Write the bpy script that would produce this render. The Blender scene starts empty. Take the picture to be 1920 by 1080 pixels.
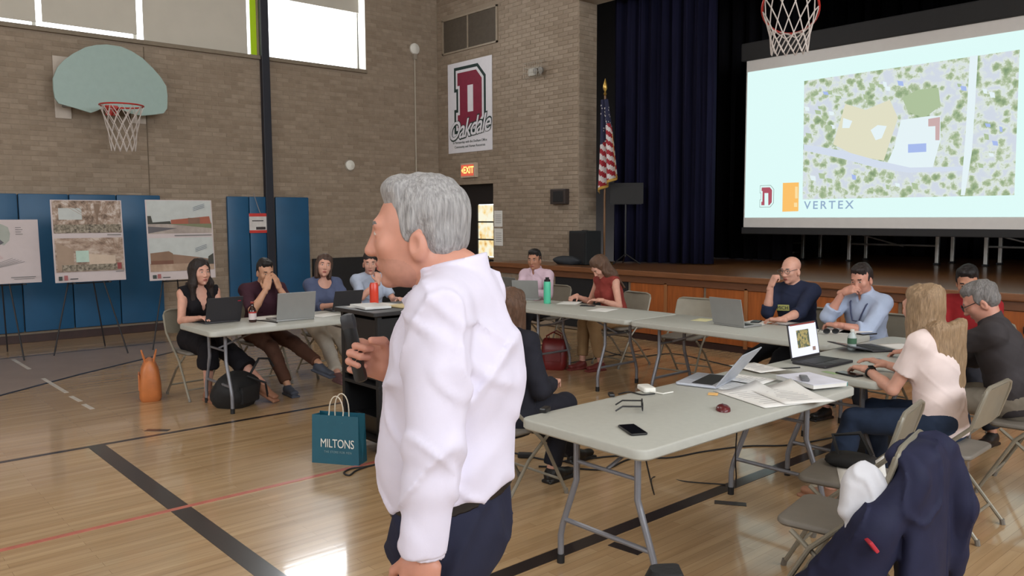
import bpy, bmesh, math, random
import numpy as np
from mathutils import Vector, Matrix

random.seed(7)
SC = bpy.context.scene
COL = SC.collection
R_ = math.radians

# ------------------------------------------------------------------ camera
CAM = np.array([12.53, -9.23, 1.68])
FPX, YAW, PITCH, ROLL = 1519.52, 0.847038, 0.0882249, -0.004308
def _basis():
    f = np.array([-math.sin(YAW)*math.cos(PITCH), math.cos(YAW)*math.cos(PITCH), -math.sin(PITCH)])
    r = np.array([math.cos(YAW), math.sin(YAW), 0.0]); u = np.cross(r, f)
    r2 = r*math.cos(ROLL)+u*math.sin(ROLL); u2 = -r*math.sin(ROLL)+u*math.cos(ROLL)
    return r2, u2, -f
CR, CU, CB = _basis()
cam_data = bpy.data.cameras.new('camera'); cam = bpy.data.objects.new('camera', cam_data); COL.objects.link(cam)
cam.matrix_world = Matrix(((CR[0], CU[0], CB[0], CAM[0]), (CR[1], CU[1], CB[1], CAM[1]), (CR[2], CU[2], CB[2], CAM[2]), (0, 0, 0, 1)))
cam_data.sensor_width = 36.0; cam_data.lens = FPX*36.0/1920.0
cam_data.clip_start = 0.05; cam_data.clip_end = 200
SC.camera = cam

def ray(x, y):
    return CR*((x-960)/FPX) + CU*((540-y)/FPX) - CB
def onz(x, y, z):
    d = ray(x, y); return CAM + d*((z-CAM[2])/d[2])
def onx(x, y, X):
    d = ray(x, y); return CAM + d*((X-CAM[0])/d[0])
def ony(x, y, Y):
    d = ray(x, y); return CAM + d*((Y-CAM[1])/d[1])
def dep(x, y, t):
    return CAM + ray(x, y)*t

# ------------------------------------------------------------------ light and exposure
W = bpy.data.worlds.new('World'); SC.world = W; W.use_nodes = True
bg = W.node_tree.nodes['Background']; bg.inputs[0].default_value = (0.93, 0.97, 1.0, 1); bg.inputs[1].default_value = 4.0
vs = SC.view_settings
vs.view_transform = 'Standard'; vs.look = 'None'; vs.gamma = 1.0; vs.use_curve_mapping = False
vs.exposure = -0.06
def area(name, loc, rot, sx, sy, power, color=(1, 1, 1)):
    l = bpy.data.lights.new(name, 'AREA'); l.shape = 'RECTANGLE'; l.size = sx; l.size_y = sy; l.energy = power; l.color = color
    o = bpy.data.objects.new(name, l); COL.objects.link(o); o.location = loc; o.rotation_euler = rot
    return o
# daylight through high windows opposite and in view; the unseen end-wall light is added
area('daylight_opposite_windows', (18.45, -7.0, 4.7), (0, R_(66), 0), 2.6, 13, 620, (0.90, 0.95, 1.0))
area('added_end_wall_light', (9.0, -19.95, 4.7), (R_(66), 0, 0), 12, 2.6, 340, (0.94, 0.97, 1.0))
area('daylight_open_window', (-0.22, -2.45, 5.3), (0, R_(-84), 0), 1.9, 1.6, 130, (0.93, 0.97, 1.0))
# unseen ceiling lamps added for soft even light, no fixtures built
for ly in (-4.5, -11.0):
    for lx in (5.0, 12.0):
        area('added_ceiling_light', (lx, ly, 6.85), (0, 0, 0), 1.3, 1.3, 55, (1.0, 0.95, 0.88))

# ------------------------------------------------------------------ materials
MATS = {}
def _new(name):
    m = bpy.data.materials.new(name); m.use_nodes = True
    nt = m.node_tree; b = nt.nodes['Principled BSDF']
    return m, nt, b
def lin(c):
    return tuple((v/255/12.92 if v/255 <= 0.04045 else ((v/255+0.055)/1.055)**2.4) for v in c)
def mat(name, rgb, rough=0.6, metal=0.0, var=0.08, scale=12.0, bump=0.0, bscale=60.0, stretch=(1, 1, 1), spec=0.5, coat=0.0, sss=0.0, emit=0.0, alpha=1.0):
    """procedural material: noise-varied colour (rgb given in sRGB 0-255), optional bump"""
    if name in MATS: return MATS[name]
    m, nt, b = _new(name); N, L = nt.nodes, nt.links
    c = lin(rgb)
    b.inputs['Roughness'].default_value = rough; b.inputs['Metallic'].default_value = metal
    b.inputs['Specular IOR Level'].default_value = spec
    if coat: b.inputs['Coat Weight'].default_value = coat; b.inputs['Coat Roughness'].default_value = 0.12
    if sss:
        b.inputs['Subsurface Weight'].default_value = sss; b.inputs['Subsurface Radius'].default_value = (0.012, 0.005, 0.003)
    tc = N.new('ShaderNodeTexCoord'); mp = N.new('ShaderNodeMapping'); mp.inputs['Scale'].default_value = stretch
    L.new(tc.outputs['Object'], mp.inputs['Vector'])
    no = N.new('ShaderNodeTexNoise'); no.inputs['Scale'].default_value = scale; no.inputs['Detail'].default_value = 4
    L.new(mp.outputs[0], no.inputs['Vector'])
    rp = N.new('ShaderNodeValToRGB'); e = rp.color_ramp.elements
    e[0].position = 0.3; e[1].position = 0.7
    e[0].color = (*[max(0, v*(1-var)) for v in c], 1); e[1].color = (*[min(1, v*(1+var)) for v in c], 1)
    L.new(no.outputs['Fac'], rp.inputs[0]); L.new(rp.outputs[0], b.inputs['Base Color'])
    if emit:
        L.new(rp.outputs[0], b.inputs['Emission Color']); b.inputs['Emission Strength'].default_value = emit
    if bump:
        n2 = N.new('ShaderNodeTexNoise'); n2.inputs['Scale'].default_value = bscale; n2.inputs['Detail'].default_value = 5
        L.new(mp.outputs[0], n2.inputs['Vector'])
        bp = N.new('ShaderNodeBump'); bp.inputs['Strength'].default_value = bump; bp.inputs['Distance'].default_value = 0.01
        L.new(n2.outputs['Fac'], bp.inputs['Height']); L.new(bp.outputs[0], b.inputs['Normal'])
    MATS[name] = m
    return m
def glassmat(name='pane_glass'):
    if name in MATS: return MATS[name]
    m, nt, b = _new(name); N, L = nt.nodes, nt.links
    N.remove(b)
    t = N.new('ShaderNodeBsdfTransparent'); g = N.new('ShaderNodeBsdfGlossy'); g.inputs['Roughness'].default_value = 0.03
    lw = N.new('ShaderNodeFresnel'); lw.inputs[0].default_value = 1.3
    mx = N.new('ShaderNodeMixShader'); L.new(lw.outputs[0], mx.inputs[0]); L.new(t.outputs[0], mx.inputs[1]); L.new(g.outputs[0], mx.inputs[2])
    L.new(mx.outputs[0], N['Material Output'].inputs[0])
    MATS[name] = m; return m
def emat(name, rgb, strength=1.0, tex=None):
    """self-lit flat print of a projected or backlit picture"""
    if name in MATS: return MATS[name]
    m, nt, b = _new(name); N, L = nt.nodes, nt.links
    b.inputs['Base Color'].default_value = (0.02, 0.02, 0.02, 1); b.inputs['Roughness'].default_value = 0.9
    b.inputs['Specular IOR Level'].default_value = 0.0
    b.inputs['Emission Strength'].default_value = strength
    if tex is None:
        b.inputs['Emission Color'].default_value = (*lin(rgb), 1)
    else:
        scale, stops = tex
        tc = N.new('ShaderNodeTexCoord')
        v = N.new('ShaderNodeTexVoronoi'); v.inputs['Scale'].default_value = scale
        n = N.new('ShaderNodeTexNoise'); n.inputs['Scale'].default_value = scale*0.5; n.inputs['Detail'].default_value = 6; n.inputs['Roughness'].default_value = 0.7
        L.new(tc.outputs['Object'], v.inputs['Vector']); L.new(tc.outputs['Object'], n.inputs['Vector'])
        ad = N.new('ShaderNodeMath'); ad.operation = 'MULTIPLY_ADD'; ad.inputs[1].default_value = 0.35
        L.new(v.outputs['Distance'], ad.inputs[0]); L.new(n.outputs['Fac'], ad.inputs[2])
        rp = N.new('ShaderNodeValToRGB'); el = rp.color_ramp.elements
        while len(el) < len(stops): el.new(0.5)
        for e, (p, c) in zip(el, stops): e.position = p; e.color = (*lin(c), 1)
        L.new(ad.outputs[0], rp.inputs[0]); L.new(rp.outputs[0], b.inputs['Emission Color'])
    MATS[name] = m; return m

def floor_mat():
    m, nt, b = _new('maple_floor'); N, L = nt.nodes, nt.links
    tc = N.new('ShaderNodeTexCoord'); mp = N.new('ShaderNodeMapping'); mp.inputs['Rotation'].default_value = (0, 0, R_(90))
    L.new(tc.outputs['Object'], mp.inputs['Vector'])
    br = N.new('ShaderNodeTexBrick'); br.inputs['Scale'].default_value = 1.0
    br.inputs['Brick Width'].default_value = 0.95; br.inputs['Row Height'].default_value = 0.057
    br.inputs['Mortar Size'].default_value = 0.0012; br.inputs['Mortar Smooth'].default_value = 0.3
    br.inputs['Color1'].default_value = (*lin((190, 162, 126)), 1); br.inputs['Color2'].default_value = (*lin((176, 146, 110)), 1)
    br.inputs['Mortar'].default_value = (*lin((150, 122, 92)), 1); br.offset = 0.37
    L.new(mp.outputs[0], br.inputs['Vector'])
    m2 = N.new('ShaderNodeMapping'); m2.inputs['Scale'].default_value = (9, 0.55, 1); L.new(tc.outputs['Object'], m2.inputs['Vector'])
    no = N.new('ShaderNodeTexNoise'); no.inputs['Scale'].default_value = 2.2; no.inputs['Detail'].default_value = 6; L.new(m2.outputs[0], no.inputs['Vector'])
    rp = N.new('ShaderNodeValToRGB'); rp.color_ramp.elements[0].position = 0.3; rp.color_ramp.elements[1].position = 0.72
    rp.color_ramp.elements[0].color = (0.80, 0.76, 0.70, 1); rp.color_ramp.elements[1].color = (1.08, 1.05, 1.0, 1)
    L.new(no.outputs['Fac'], rp.inputs[0])
    mx = N.new('ShaderNodeMix'); mx.data_type = 'RGBA'; mx.blend_type = 'MULTIPLY'; mx.inputs[0].default_value = 1.0
    L.new(br.outputs['Color'], mx.inputs[6]); L.new(rp.outputs[0], mx.inputs[7]); L.new(mx.outputs[2], b.inputs['Base Color'])
    b.inputs['Roughness'].default_value = 0.26; b.inputs['Coat Weight'].default_value = 0.55; b.inputs['Coat Roughness'].default_value = 0.07
    bp = N.new('ShaderNodeBump'); bp.inputs['Strength'].default_value = 0.06; bp.inputs['Distance'].default_value = 0.004
    L.new(no.outputs['Fac'], bp.inputs['Height']); L.new(bp.outputs[0], b.inputs['Coat Normal'])
    MATS['maple_floor'] = m; return m

# ------------------------------------------------------------------ mesh helpers
def link(name, me, parent=None):
    o = bpy.data.objects.new(name, me); COL.objects.link(o)
    if parent is not None: o.parent = parent
    return o
def tag(o, label=None, cat=None, group=None, kind=None):
    if label: o['label'] = label
    if cat: o['category'] = cat
    if group: o['group'] = group
    if kind: o['kind'] = kind
    return o
def thing(name, label, cat, loc=(0, 0, 0), rz=0.0, group=None):
    o = bpy.data.objects.new(name, None); COL.objects.link(o); o.empty_display_size = 0.1
    o.location = tuple(float(v) for v in loc); o.rotation_euler = (0, 0, rz)
    return tag(o, label, cat, group)
def copy_tree(o, parent=None):
    c = o.copy(); COL.objects.link(c); c.parent = parent
    for ch in o.children: copy_tree(ch, c)
    return c

class MB:
    def __init__(s): s.v = []; s.f = []; s.m = []; s.mi = 0
    def add(s, vs_, fs):
        n = len(s.v); s.v += [tuple(float(a) for a in p) for p in vs_]
        for f in fs: s.f.append([i+n for i in f]); s.m.append(s.mi)
        return s
    def box(s, c, size, rot=None, bev=0.0):
        hx, hy, hz = [d/2 for d in size]
        M = rot if rot is not None else Matrix.Identity(3)
        c = Vector([float(v) for v in c])
        if bev <= 0:
            P = [(-hx, -hy, -hz), (hx, -hy, -hz), (hx, hy, -hz), (-hx, hy, -hz), (-hx, -hy, hz), (hx, -hy, hz), (hx, hy, hz), (-hx, hy, hz)]
            F = [(0, 3, 2, 1), (4, 5, 6, 7), (0, 1, 5, 4), (1, 2, 6, 5), (2, 3, 7, 6), (3, 0, 4, 7)]
        else:
            b = min(bev, hx*.98, hy*.98, hz*.98)
            bm = bmesh.new(); bmesh.ops.create_cube(bm, size=1.0)
            for v in bm.verts: v.co = Vector((v.co.x*2*hx, v.co.y*2*hy, v.co.z*2*hz))
            bmesh.ops.bevel(bm, geom=list(bm.edges), offset=b, segments=2, affect='EDGES', profile=0.6)
            bm.verts.index_update(); P = [v.co.copy() for v in bm.verts]; F = [[v.index for v in f.verts] for f in bm.faces]; bm.free()
        return s.add([M @ Vector(p) + c for p in P], F)
    def tube(s, pts, r, n=8, closed=False, caps=True):
        pts = [Vector([float(a) for a in p]) for p in pts]; k = len(pts)
        rs = r if isinstance(r, (list, tuple)) else [r]*k
        T = []
        for i in range(k):
            if closed: d = pts[(i+1) % k]-pts[i-1]
            else: d = pts[min(i+1, k-1)]-pts[max(i-1, 0)]
            T.append(d.normalized())
        up = Vector((0, 0, 1)) if abs(T[0].z) < 0.9 else Vector((1, 0, 0))
        nrm = T[0].cross(up).normalized(); base = len(s.v); V = []
        for i in range(k):
            if i: 
                nrm = (nrm - T[i]*nrm.dot(T[i]))
                nrm = nrm.normalized() if nrm.length > 1e-6 else T[i].orthogonal().normalized()
            bn = T[i].cross(nrm)
            for j in range(n):
                a = 2*math.pi*j/n; V.append(pts[i]+(nrm*math.cos(a)+bn*math.sin(a))*rs[i])
        F = []
        for i in range(k if closed else k-1):
            a, b2 = i*n, ((i+1) % k)*n
            for j in range(n): F.append((a+j, a+(j+1) % n, b2+(j+1) % n, b2+j))
        if caps and not closed: F.append(tuple(range(n-1, -1, -1))); F.append(tuple((k-1)*n+j for j in range(n)))
        return s.add(V, F)
    def lathe(s, prof, n=20, o=(0, 0, 0), rot=None):
        V = []; F = []; k = len(prof); M = rot if rot is not None else Matrix.Identity(3); o = Vector([float(a) for a in o])
        for r, z in prof:
            for j in range(n):
                a = 2*math.pi*j/n; V.append(M @ Vector((r*math.cos(a), r*math.sin(a), z))+o)
        for i in range(k-1):
            for j in range(n): F.append((i*n+j, i*n+(j+1) % n, (i+1)*n+(j+1) % n, (i+1)*n+j))
        F.append(tuple(range(n-1, -1, -1))); F.append(tuple((k-1)*n+j for j in range(n)))
        return s.add(V, F)
    def prism(s, poly, o, ax, ay, az, t):
        """polygon in the plane (ax, ay) at origin o, extruded t along az"""
        o, ax, ay, az = [np.array(v, float) for v in (o, ax, ay, az)]
        k = len(poly); V = [o+ax*p[0]+ay*p[1] for p in poly]; V += [v+az*t for v in V]
        F = [tuple(range(k-1, -1, -1)), tuple(range(k, 2*k))]+[(i, (i+1) % k, k+(i+1) % k, k+i) for i in range(k)]
        return s.add(V, F)
    def build(s, name, mats, parent=None, smooth=False, fixn=True):
        me = bpy.data.meshes.new(name); me.from_pydata(s.v, [], s.f)
        if not isinstance(mats, (list, tuple)): mats = [mats]
        for m in mats: me.materials.append(m)
        if len(mats) > 1: me.polygons.foreach_set('material_index', s.m)
        if fixn:
            bm = bmesh.new(); bm.from_mesh(me); bmesh.ops.recalc_face_normals(bm, faces=bm.faces); bm.to_mesh(me); bm.free()
        if smooth:
            me.polygons.foreach_set('use_smooth', [True]*len(me.polygons)); 
            try: me.set_sharp_from_angle(angle=R_(40))
            except Exception: pass
        me.update()
        return link(name, me, parent)
def rotz(a): return Matrix.Rotation(a, 3, 'Z')
def euler(x, y, z): return (Matrix.Rotation(z, 3, 'Z') @ Matrix.Rotation(y, 3, 'Y') @ Matrix.Rotation(x, 3, 'X'))
def axes(ax, ay, az):
    """matrix with the given columns"""
    return Matrix(((ax[0], ay[0], az[0]), (ax[1], ay[1], az[1]), (ax[2], ay[2], az[2])))

def text_mesh(txt, size, extrude=0.001, shear=0.0, offset=0.0, space=1.0, align='CENTER'):
    cu = bpy.data.curves.new('lettering', 'FONT'); cu.body = txt; cu.size = size; cu.extrude = extrude; cu.shear = shear; cu.offset = offset
    cu.space_character = space; cu.align_x = align; cu.align_y = 'CENTER'; cu.resolution_u = 4
    o = bpy.data.objects.new('lettering', cu); COL.objects.link(o)
    dg = bpy.context.evaluated_depsgraph_get(); dg.update()
    me = bpy.data.meshes.new_from_object(o.evaluated_get(dg)); bpy.data.objects.remove(o); bpy.data.curves.remove(cu)
    return me
def text(name, txt, size, material, o, ax, ay, parent=None, sx=1.0, rot=0.0, **kw):
    """lettering in the plane (ax right, ay up) centred at o"""
    me = text_mesh(txt, size, **kw); me.materials.clear(); me.materials.append(material)
    ax, ay = Vector([float(v) for v in ax]).normalized(), Vector([float(v) for v in ay]).normalized()
    az = ax.cross(ay)
    M = axes(ax, ay, az) @ Matrix.Rotation(rot, 3, 'Z')
    M4 = M.to_4x4() @ Matrix.Diagonal((sx, 1, 1, 1)); M4.translation = Vector([float(v) for v in o])
    me.transform(M4)
    return link(name, me, parent)
# ================================================================== the setting
M_BRICK = [mat('brick_tan_a', (146, 130, 113), 0.85, var=0.10, scale=9, bump=0.15, bscale=45),
           mat('brick_tan_b', (138, 122, 105), 0.85, var=0.10, scale=9, bump=0.15, bscale=45),
           mat('brick_tan_c', (152, 136, 119), 0.85, var=0.10, scale=9, bump=0.15, bscale=45)]
M_MORTAR = mat('mortar', (146, 131, 114), 0.95, var=0.06, scale=40)
M_DARKWOOD = mat('dark_baseboard', (52, 30, 26), 0.5, var=0.2)
M_WHITEPAINT = mat('white_paint', (225, 224, 218), 0.55, var=0.03)
M_CEIL = mat('ceiling_paint', (200, 195, 185), 0.9, var=0.04)
M_BLACK = mat('black_paint', (20, 19, 21), 0.6, var=0.15)
M_BLACKGLOSS = mat('black_plastic', (22, 22, 24), 0.32, var=0.1)
M_WHITE = mat('white_plastic', (222, 220, 212), 0.5, var=0.03)
M_STEEL = mat('steel', (150, 150, 150), 0.35, metal=0.9, var=0.05)
ROOM_X, ROOM_Y, CEIL = 18.5, -20.0, 7.2

def struct(mb, name, m, parent=None, **kw):
    o = mb.build(name, m, parent, **kw)
    if parent is None: o['kind'] = 'structure'
    return o

# floor and its painted court lines
floor = struct(MB().box((ROOM_X/2, ROOM_Y/2, -0.05), (ROOM_X, -ROOM_Y, 0.1)), 'floor', floor_mat())
M_LINE = mat('court_black', (38, 30, 30), 0.3, var=0.1, coat=0.4)
M_RED = mat('court_red', (190, 104, 88), 0.3, var=0.12, coat=0.4)
M_WLINE = mat('court_white', (205, 196, 184), 0.35, var=0.15, coat=0.4)
M_GREY = mat('court_grey', (140, 124, 114), 0.4, var=0.08, scale=3, coat=0.1)
def strip(a, b, w, m, name='court_line', z=0.0012):
    a, b = Vector((a[0], a[1], 0)), Vector((b[0], b[1], 0)); d = (b-a).normalized(); n = Vector((-d.y, d.x, 0))*w/2
    P = [a-n, b-n, b+n, a+n]
    return MB().add([(p.x, p.y, 0.0002) for p in P]+[(p.x, p.y, z) for p in P], [(3, 2, 1, 0), (4, 5, 6, 7), (0, 1, 5, 4), (1, 2, 6, 5), (2, 3, 7, 6), (3, 0, 4, 7)]).build(name, m, floor)
MB().prism([(1.27, -9.0), (4.35, -9.0), (3.61, -7.86), (2.97, -7.01), (2.25, -5.89), (1.27, -4.45)], (0, 0, 0.0002), (1, 0, 0), (0, 1, 0), (0, 0, 1), 0.0008).build('painted_key', M_GREY, floor)
strip((1.25, -12), (1.25, -0.8), 0.05, M_LINE)
strip((4.45, -9.15), (3.61, -7.86), 0.05, M_LINE, z=0.0014); strip((3.61, -7.86), (2.97, -7.01), 0.05, M_LINE, z=0.0015); strip((2.97, -7.01), (1.9, -5.35), 0.05, M_LINE, z=0.0016)
strip((6.08, -14), (6.08, -1.2), 0.05, M_LINE)
strip((6.08, -7.65), (13.5, -7.65), 0.115, M_LINE, z=0.0010)
strip((7.82, -14), (7.82, -1.2), 0.04, M_RED, z=0.0018)
strip((9.74, -14), (9.74, -1.2), 0.09, M_LINE, z=0.0016)
for (a, b) in ((1.4, 2.25), (2.95, 3.9), (4.1, 4.4), (4.55, 4.8)): strip((a, -7.36), (b, -7.35), 0.04, M_WLINE, z=0.0022)
for (a, b) in (((5.87, -7.23), (6.0, -7.10)), ((9.84, -5.27), (9.99, -5.17)), ((9.84, -6.18), (10.02, -6.16))): strip(a, b, 0.06, M_LINE, 'floor_tape_mark', z=0.0021)

# brick laying: pieces in the plane (u along the wall, z up)
BL, BH, BJ = 0.205, 0.0575, 0.010
def brick_cells(u0, u1, z0, z1, holes):
    out = []; row = 0; z = z0
    while z+BH <= z1+1e-6:
        u = u0 - (0.5*(BL+BJ) if row % 2 else 0.0)
        while u < u1-0.02:
            segs = [(max(u, u0), min(u+BL, u1))]
            for (a, b, c, d) in holes:
                if z+BH > c+0.005 and z < d-0.005:
                    ns = []
                    for (s0, s1) in segs:
                        if s1 <= a or s0 >= b: ns.append((s0, s1)); continue
                        if s0 < a: ns.append((s0, a))
                        if s1 > b: ns.append((b, s1))
                    segs = ns
            out += [(s0, s1, z) for s0, s1 in segs if s1-s0 > 0.03]
            u += BL+BJ
        z += BH+BJ; row += 1
    return out
def bricks_joined(name, cells, place, parent, depth=0.006):
    rng = random.Random(3); mb = MB()
    for (a, b, z) in cells:
        mb.mi = rng.choice((0, 0, 1, 2)); d = depth*rng.uniform(0.5, 1.3)
        q = [(a, z), (b, z), (b, z+BH), (a, z+BH)]; e = 0.003
        q2 = [(a+e, z+e), (b-e, z+e), (b-e, z+BH-e), (a+e, z+BH-e)]
        mb.add([place(u, w, 0) for u, w in q]+[place(u, w, d) for u, w in q2], [(4, 5, 6, 7), (0, 1, 5, 4), (1, 2, 6, 5), (2, 3, 7, 6), (3, 0, 4, 7)])
    o = mb.build(name, M_BRICK, parent); o['kind'] = 'stuff'
    return o

# ---- the long wall with the high windows (plane x = 0)
SILL, WTOP, WEND = 4.24, 6.55, onx(686, 100, 0)[1]
mb = MB()
mb.box((-0.15, ROOM_Y/2, SILL/2), (0.3, -ROOM_Y, SILL))
mb.box((-0.15, WEND/2, (SILL+CEIL)/2), (0.3, -WEND, CEIL-SILL))
mb.box((-0.15, (ROOM_Y+WEND)/2, (WTOP+CEIL)/2), (0.3, WEND-ROOM_Y, CEIL-WTOP))
wall_left = struct(mb, 'wall_left', M_MORTAR)
cells = brick_cells(-10.0, -0.005, 0.16, SILL-0.05, []) + brick_cells(WEND+0.01, -0.005, SILL-0.05+0.0625-BH-BJ+0.01, CEIL-0.05, [])
bricks_joined('brick_course', cells, lambda u, z, d: (d, u, z), wall_left, 0.0035)
MB().box((0.012, ROOM_Y/2-0.1, 0.055), (0.024, -ROOM_Y-0.2, 0.11), bev=0.004).build('baseboard', M_DARKWOOD, wall_left)
MB().box((0.02, (ROOM_Y+WEND)/2, SILL-0.03), (0.06, WEND-ROOM_Y, 0.06), bev=0.006).build('window_sill', mat('stone_sill', (128, 116, 100), 0.8), wall_left)
# control joint in the brickwork
MB().box((0.005, onx(812, 250, 0)[1] if False else onx(278, 300, 0)[1], 2.1), (0.006, 0.012, 4.1)).build('control_joint', mat('joint_sealant', (104, 90, 74), 0.8), wall_left)

# windows: one unit per bay, each with frame, pane and roller shade
M_FRAME = mat('window_frame_paint', (212, 212, 206), 0.5)
M_SHADE = mat('shade_fabric', (196, 190, 178), 0.9, var=0.03, scale=3)
def translucent(name, rgb, mixf):
    m, nt, b = _new(name); N, L = nt.nodes, nt.links
    b.inputs['Base Color'].default_value = (*lin(rgb), 1); b.inputs['Roughness'].default_value = 0.8
    t = N.new('ShaderNodeBsdfTranslucent'); t.inputs[0].default_value = (*lin(rgb), 1)
    no = N.new('ShaderNodeTexNoise'); no.inputs['Scale'].default_value = 6.0
    mr = N.new('ShaderNodeMapRange'); mr.inputs['To Min'].default_value = mixf*0.95; mr.inputs['To Max'].default_value = mixf*1.05
    mx = N.new('ShaderNodeMixShader'); L.new(no.outputs[0], mr.inputs[0]); L.new(mr.outputs[0], mx.inputs[0]); L.new(b.outputs[0], mx.inputs[1]); L.new(t.outputs[0], mx.inputs[2])
    L.new(mx.outputs[0], N['Material Output'].inputs[0]); MATS[name] = m; return m
M_LIME = translucent('lime_edge', (190, 224, 30), 0.16)
bays = [(-9.6, onx(70, 20, 0)[1]), (onx(70, 20, 0)[1], onx(262, 40, 0)[1]), (onx(262, 40, 0)[1], onx(484, 60, 0)[1]), (onx(499, 60, 0)[1], WEND)]
shade_bottom = [onx(30, 33, 0)[2], onx(165, 49, 0)[2], onx(380, 88, 0)[2]-0.02, onx(620, 12, 0)[2]]
for i, (y0, y1) in enumerate(bays):
    w = thing('window_%d' % (i+1), None, None, (0, 0, 0)); w['kind'] = 'structure'
    f = MB(); t = 0.022
    for yy in (y0+t/2, y1-t/2): f.box((-0.26, yy, (SILL+WTOP)/2), (0.05, t, WTOP-SILL))
    for zz in (SILL+t/2-0.01, WTOP-t/2): f.box((-0.26, (y0+y1)/2, zz), (0.05, y1-y0, t))
    if i == 3: f.box((-0.26, onx(669, 80, -0.26)[1], (SILL+WTOP)/2), (0.05, 0.03, WTOP-SILL))
    f.build('window_frame', M_FRAME, w)
    MB().box((-0.265, (y0+y1)/2, (SILL+WTOP)/2), (0.006, y1-y0-0.04, WTOP-SILL-0.04)).build('pane', glassmat(), w)
    sb = shade_bottom[i]
    s0 = (y0+0.03, onx(78, 25, -0.06)[1], onx(268, 45, -0.06)[1], y0+0.02)[i]; s1 = (onx(66, 20, -0.06)[1], onx(256, 45, -0.06)[1], onx(463, 60, -0.06)[1], onx(672, 12, -0.06)[1])[i]
    sh = MB().box((-0.06, (s0+s1)/2, (sb+WTOP)/2), (0.004, s1-s0, WTOP-sb)).build('roller_shade', M_SHADE, w)
    MB().box((-0.06, (s0+s1)/2, sb), (0.018, s1-s0, 0.025), bev=0.004).build('hem_bar', M_SHADE, sh)
    MB().tube([(-0.06, s0, WTOP-0.03), (-0.06, s1, WTOP-0.03)], 0.035, 10).build('roller', M_WHITE, sh)
MB().box((-0.07, onx(475, 60, -.07)[1], (SILL+WTOP)/2), (0.004, 0.10, WTOP-SILL-0.01)).build('trim_1', M_LIME)['kind'] = 'structure'
yb = bays[3][0]
MB().box((-0.15, WEND-0.004, (SILL+WTOP)/2), (0.29, 0.008, WTOP-SILL)).build('window_reveal', M_WHITEPAINT, wall_left)
MB().box((-0.15, (bays[2][1]+yb)/2, (SILL+WTOP)/2), (0.3, abs(yb-bays[2][1]), WTOP-SILL)).build('window_pier', M_MORTAR, wall_left)
MB().box((-0.15, -14.8, (SILL+WTOP)/2), (0.3, 10.4, WTOP-SILL)).build('window_infill', M_MORTAR, wall_left)

# ---- the stage wall (plane y = 0) with door opening and proscenium
PX = 3.67; STZ = 0.94
DX0, DX1, DZ = 0.43, 1.60, 2.26
VX0, VX1, VZ0, VZ1 = 0.19, 1.75, 4.65, 5.28
PTOP = 4.97
mb = MB()
mb.box((DX0/2, 0.2, CEIL/2), (DX0, 0.4, CEIL)); mb.box(((DX0+DX1)/2, 0.2, (DZ+CEIL)/2), (DX1-DX0, 0.4, CEIL-DZ))
mb.box(((DX1+PX)/2, 0.2, CEIL/2), (PX-DX1, 0.4, CEIL))
mb.box((15.6, 0.2, CEIL/2), (6.0, 0.4, CEIL)); mb.box(((PX+12.6)/2, 0.2, (PTOP+CEIL)/2), (12.6-PX, 0.4, CEIL-PTOP))
wall_back = struct(mb, 'wall_back', M_MORTAR)
holes = [(DX0, DX1, 0, DZ), (VX0-0.03, VX1+0.03, VZ0-0.03, VZ1+0.03)]
cells = brick_cells(0.005, PX, 0.03, 6.2, holes)
near = sorted([c for c in cells if c[1]-c[0] > 0.19 and c[2] > 1.0 and c[2] < 5.0], key=lambda c: -(c[0]))[:300]
ns = set(near)
bricks_joined('brick_course', [c for c in cells if c not in ns], lambda u, z, d: (u, -d, z), wall_back)
protos = []
for k in range(3):
    e = 0.003; b = MB(); q = [(0, 0), (BL, 0), (BL, BH), (0, BH)]; q2 = [(e, e), (BL-e, e), (BL-e, BH-e), (e, BH-e)]
    b.add([(u, 0, z) for u, z in q]+[(u, -0.006, z) for u, z in q2], [(4, 5, 6, 7), (0, 1, 5, 4), (1, 2, 6, 5), (2, 3, 7, 6), (3, 0, 4, 7)])
    o = b.build('brick', M_BRICK[k]); protos.append(o.data); bpy.data.objects.remove(o)
rng = random.Random(5)
for (a, b, z) in near:
    o = link('brick', protos[rng.choice((0, 0, 1, 2))], wall_back); o.location = (a, rng.uniform(-0.0015, 0.001), z)
bricks_joined('return_bricks', brick_cells(0.005, 0.395, STZ+0.02, PTOP-0.02, []), lambda u, z, d: (PX+d, u, z), wall_back)
MB().box(((PX+12.6)/2, -0.012, PTOP+0.14), (12.6-PX, 0.03, 0.28), bev=0.005).build('header_fascia', mat('pale_green_trim', (150, 168, 116), 0.6), wall_back)

# door in its recess
d1 = thing('door_1', None, None, (0, 0, 0)); d1['kind'] = 'structure'
DY = 0.13
mb = MB(); wx0, wx1 = ony(895, 430, DY)[0], ony(929, 430, DY)[0]; wz0, wz1 = ony(912, 482, DY)[2], ony(912, 383, DY)[2]
wx1 = min(wx1, DX1-0.06)
mb.box(((DX0+wx0)/2, DY+0.02, DZ/2), (wx0-DX0, 0.04, DZ)); mb.box(((wx1+DX1)/2, DY+0.02, DZ/2), (DX1-wx1, 0.04, DZ))
mb.box(((wx0+wx1)/2, DY+0.02, wz0/2), (wx1-wx0, 0.04, wz0)); mb.box(((wx0+wx1)/2, DY+0.02, (wz1+DZ)/2), (wx1-wx0, 0.04, DZ-wz1))
mb.build('door_leaf', mat('door_black', (26, 22, 24), 0.5), d1)
M_LITPANE = emat('lit_corridor_glass', (255, 200, 120), 1.0, tex=(9.0, [(0.28, (120, 74, 30)), (0.42, (214, 150, 70)), (0.55, (255, 226, 160)), (0.75, (255, 250, 225))]))
hgt = (wz1-wz0)/3
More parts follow.
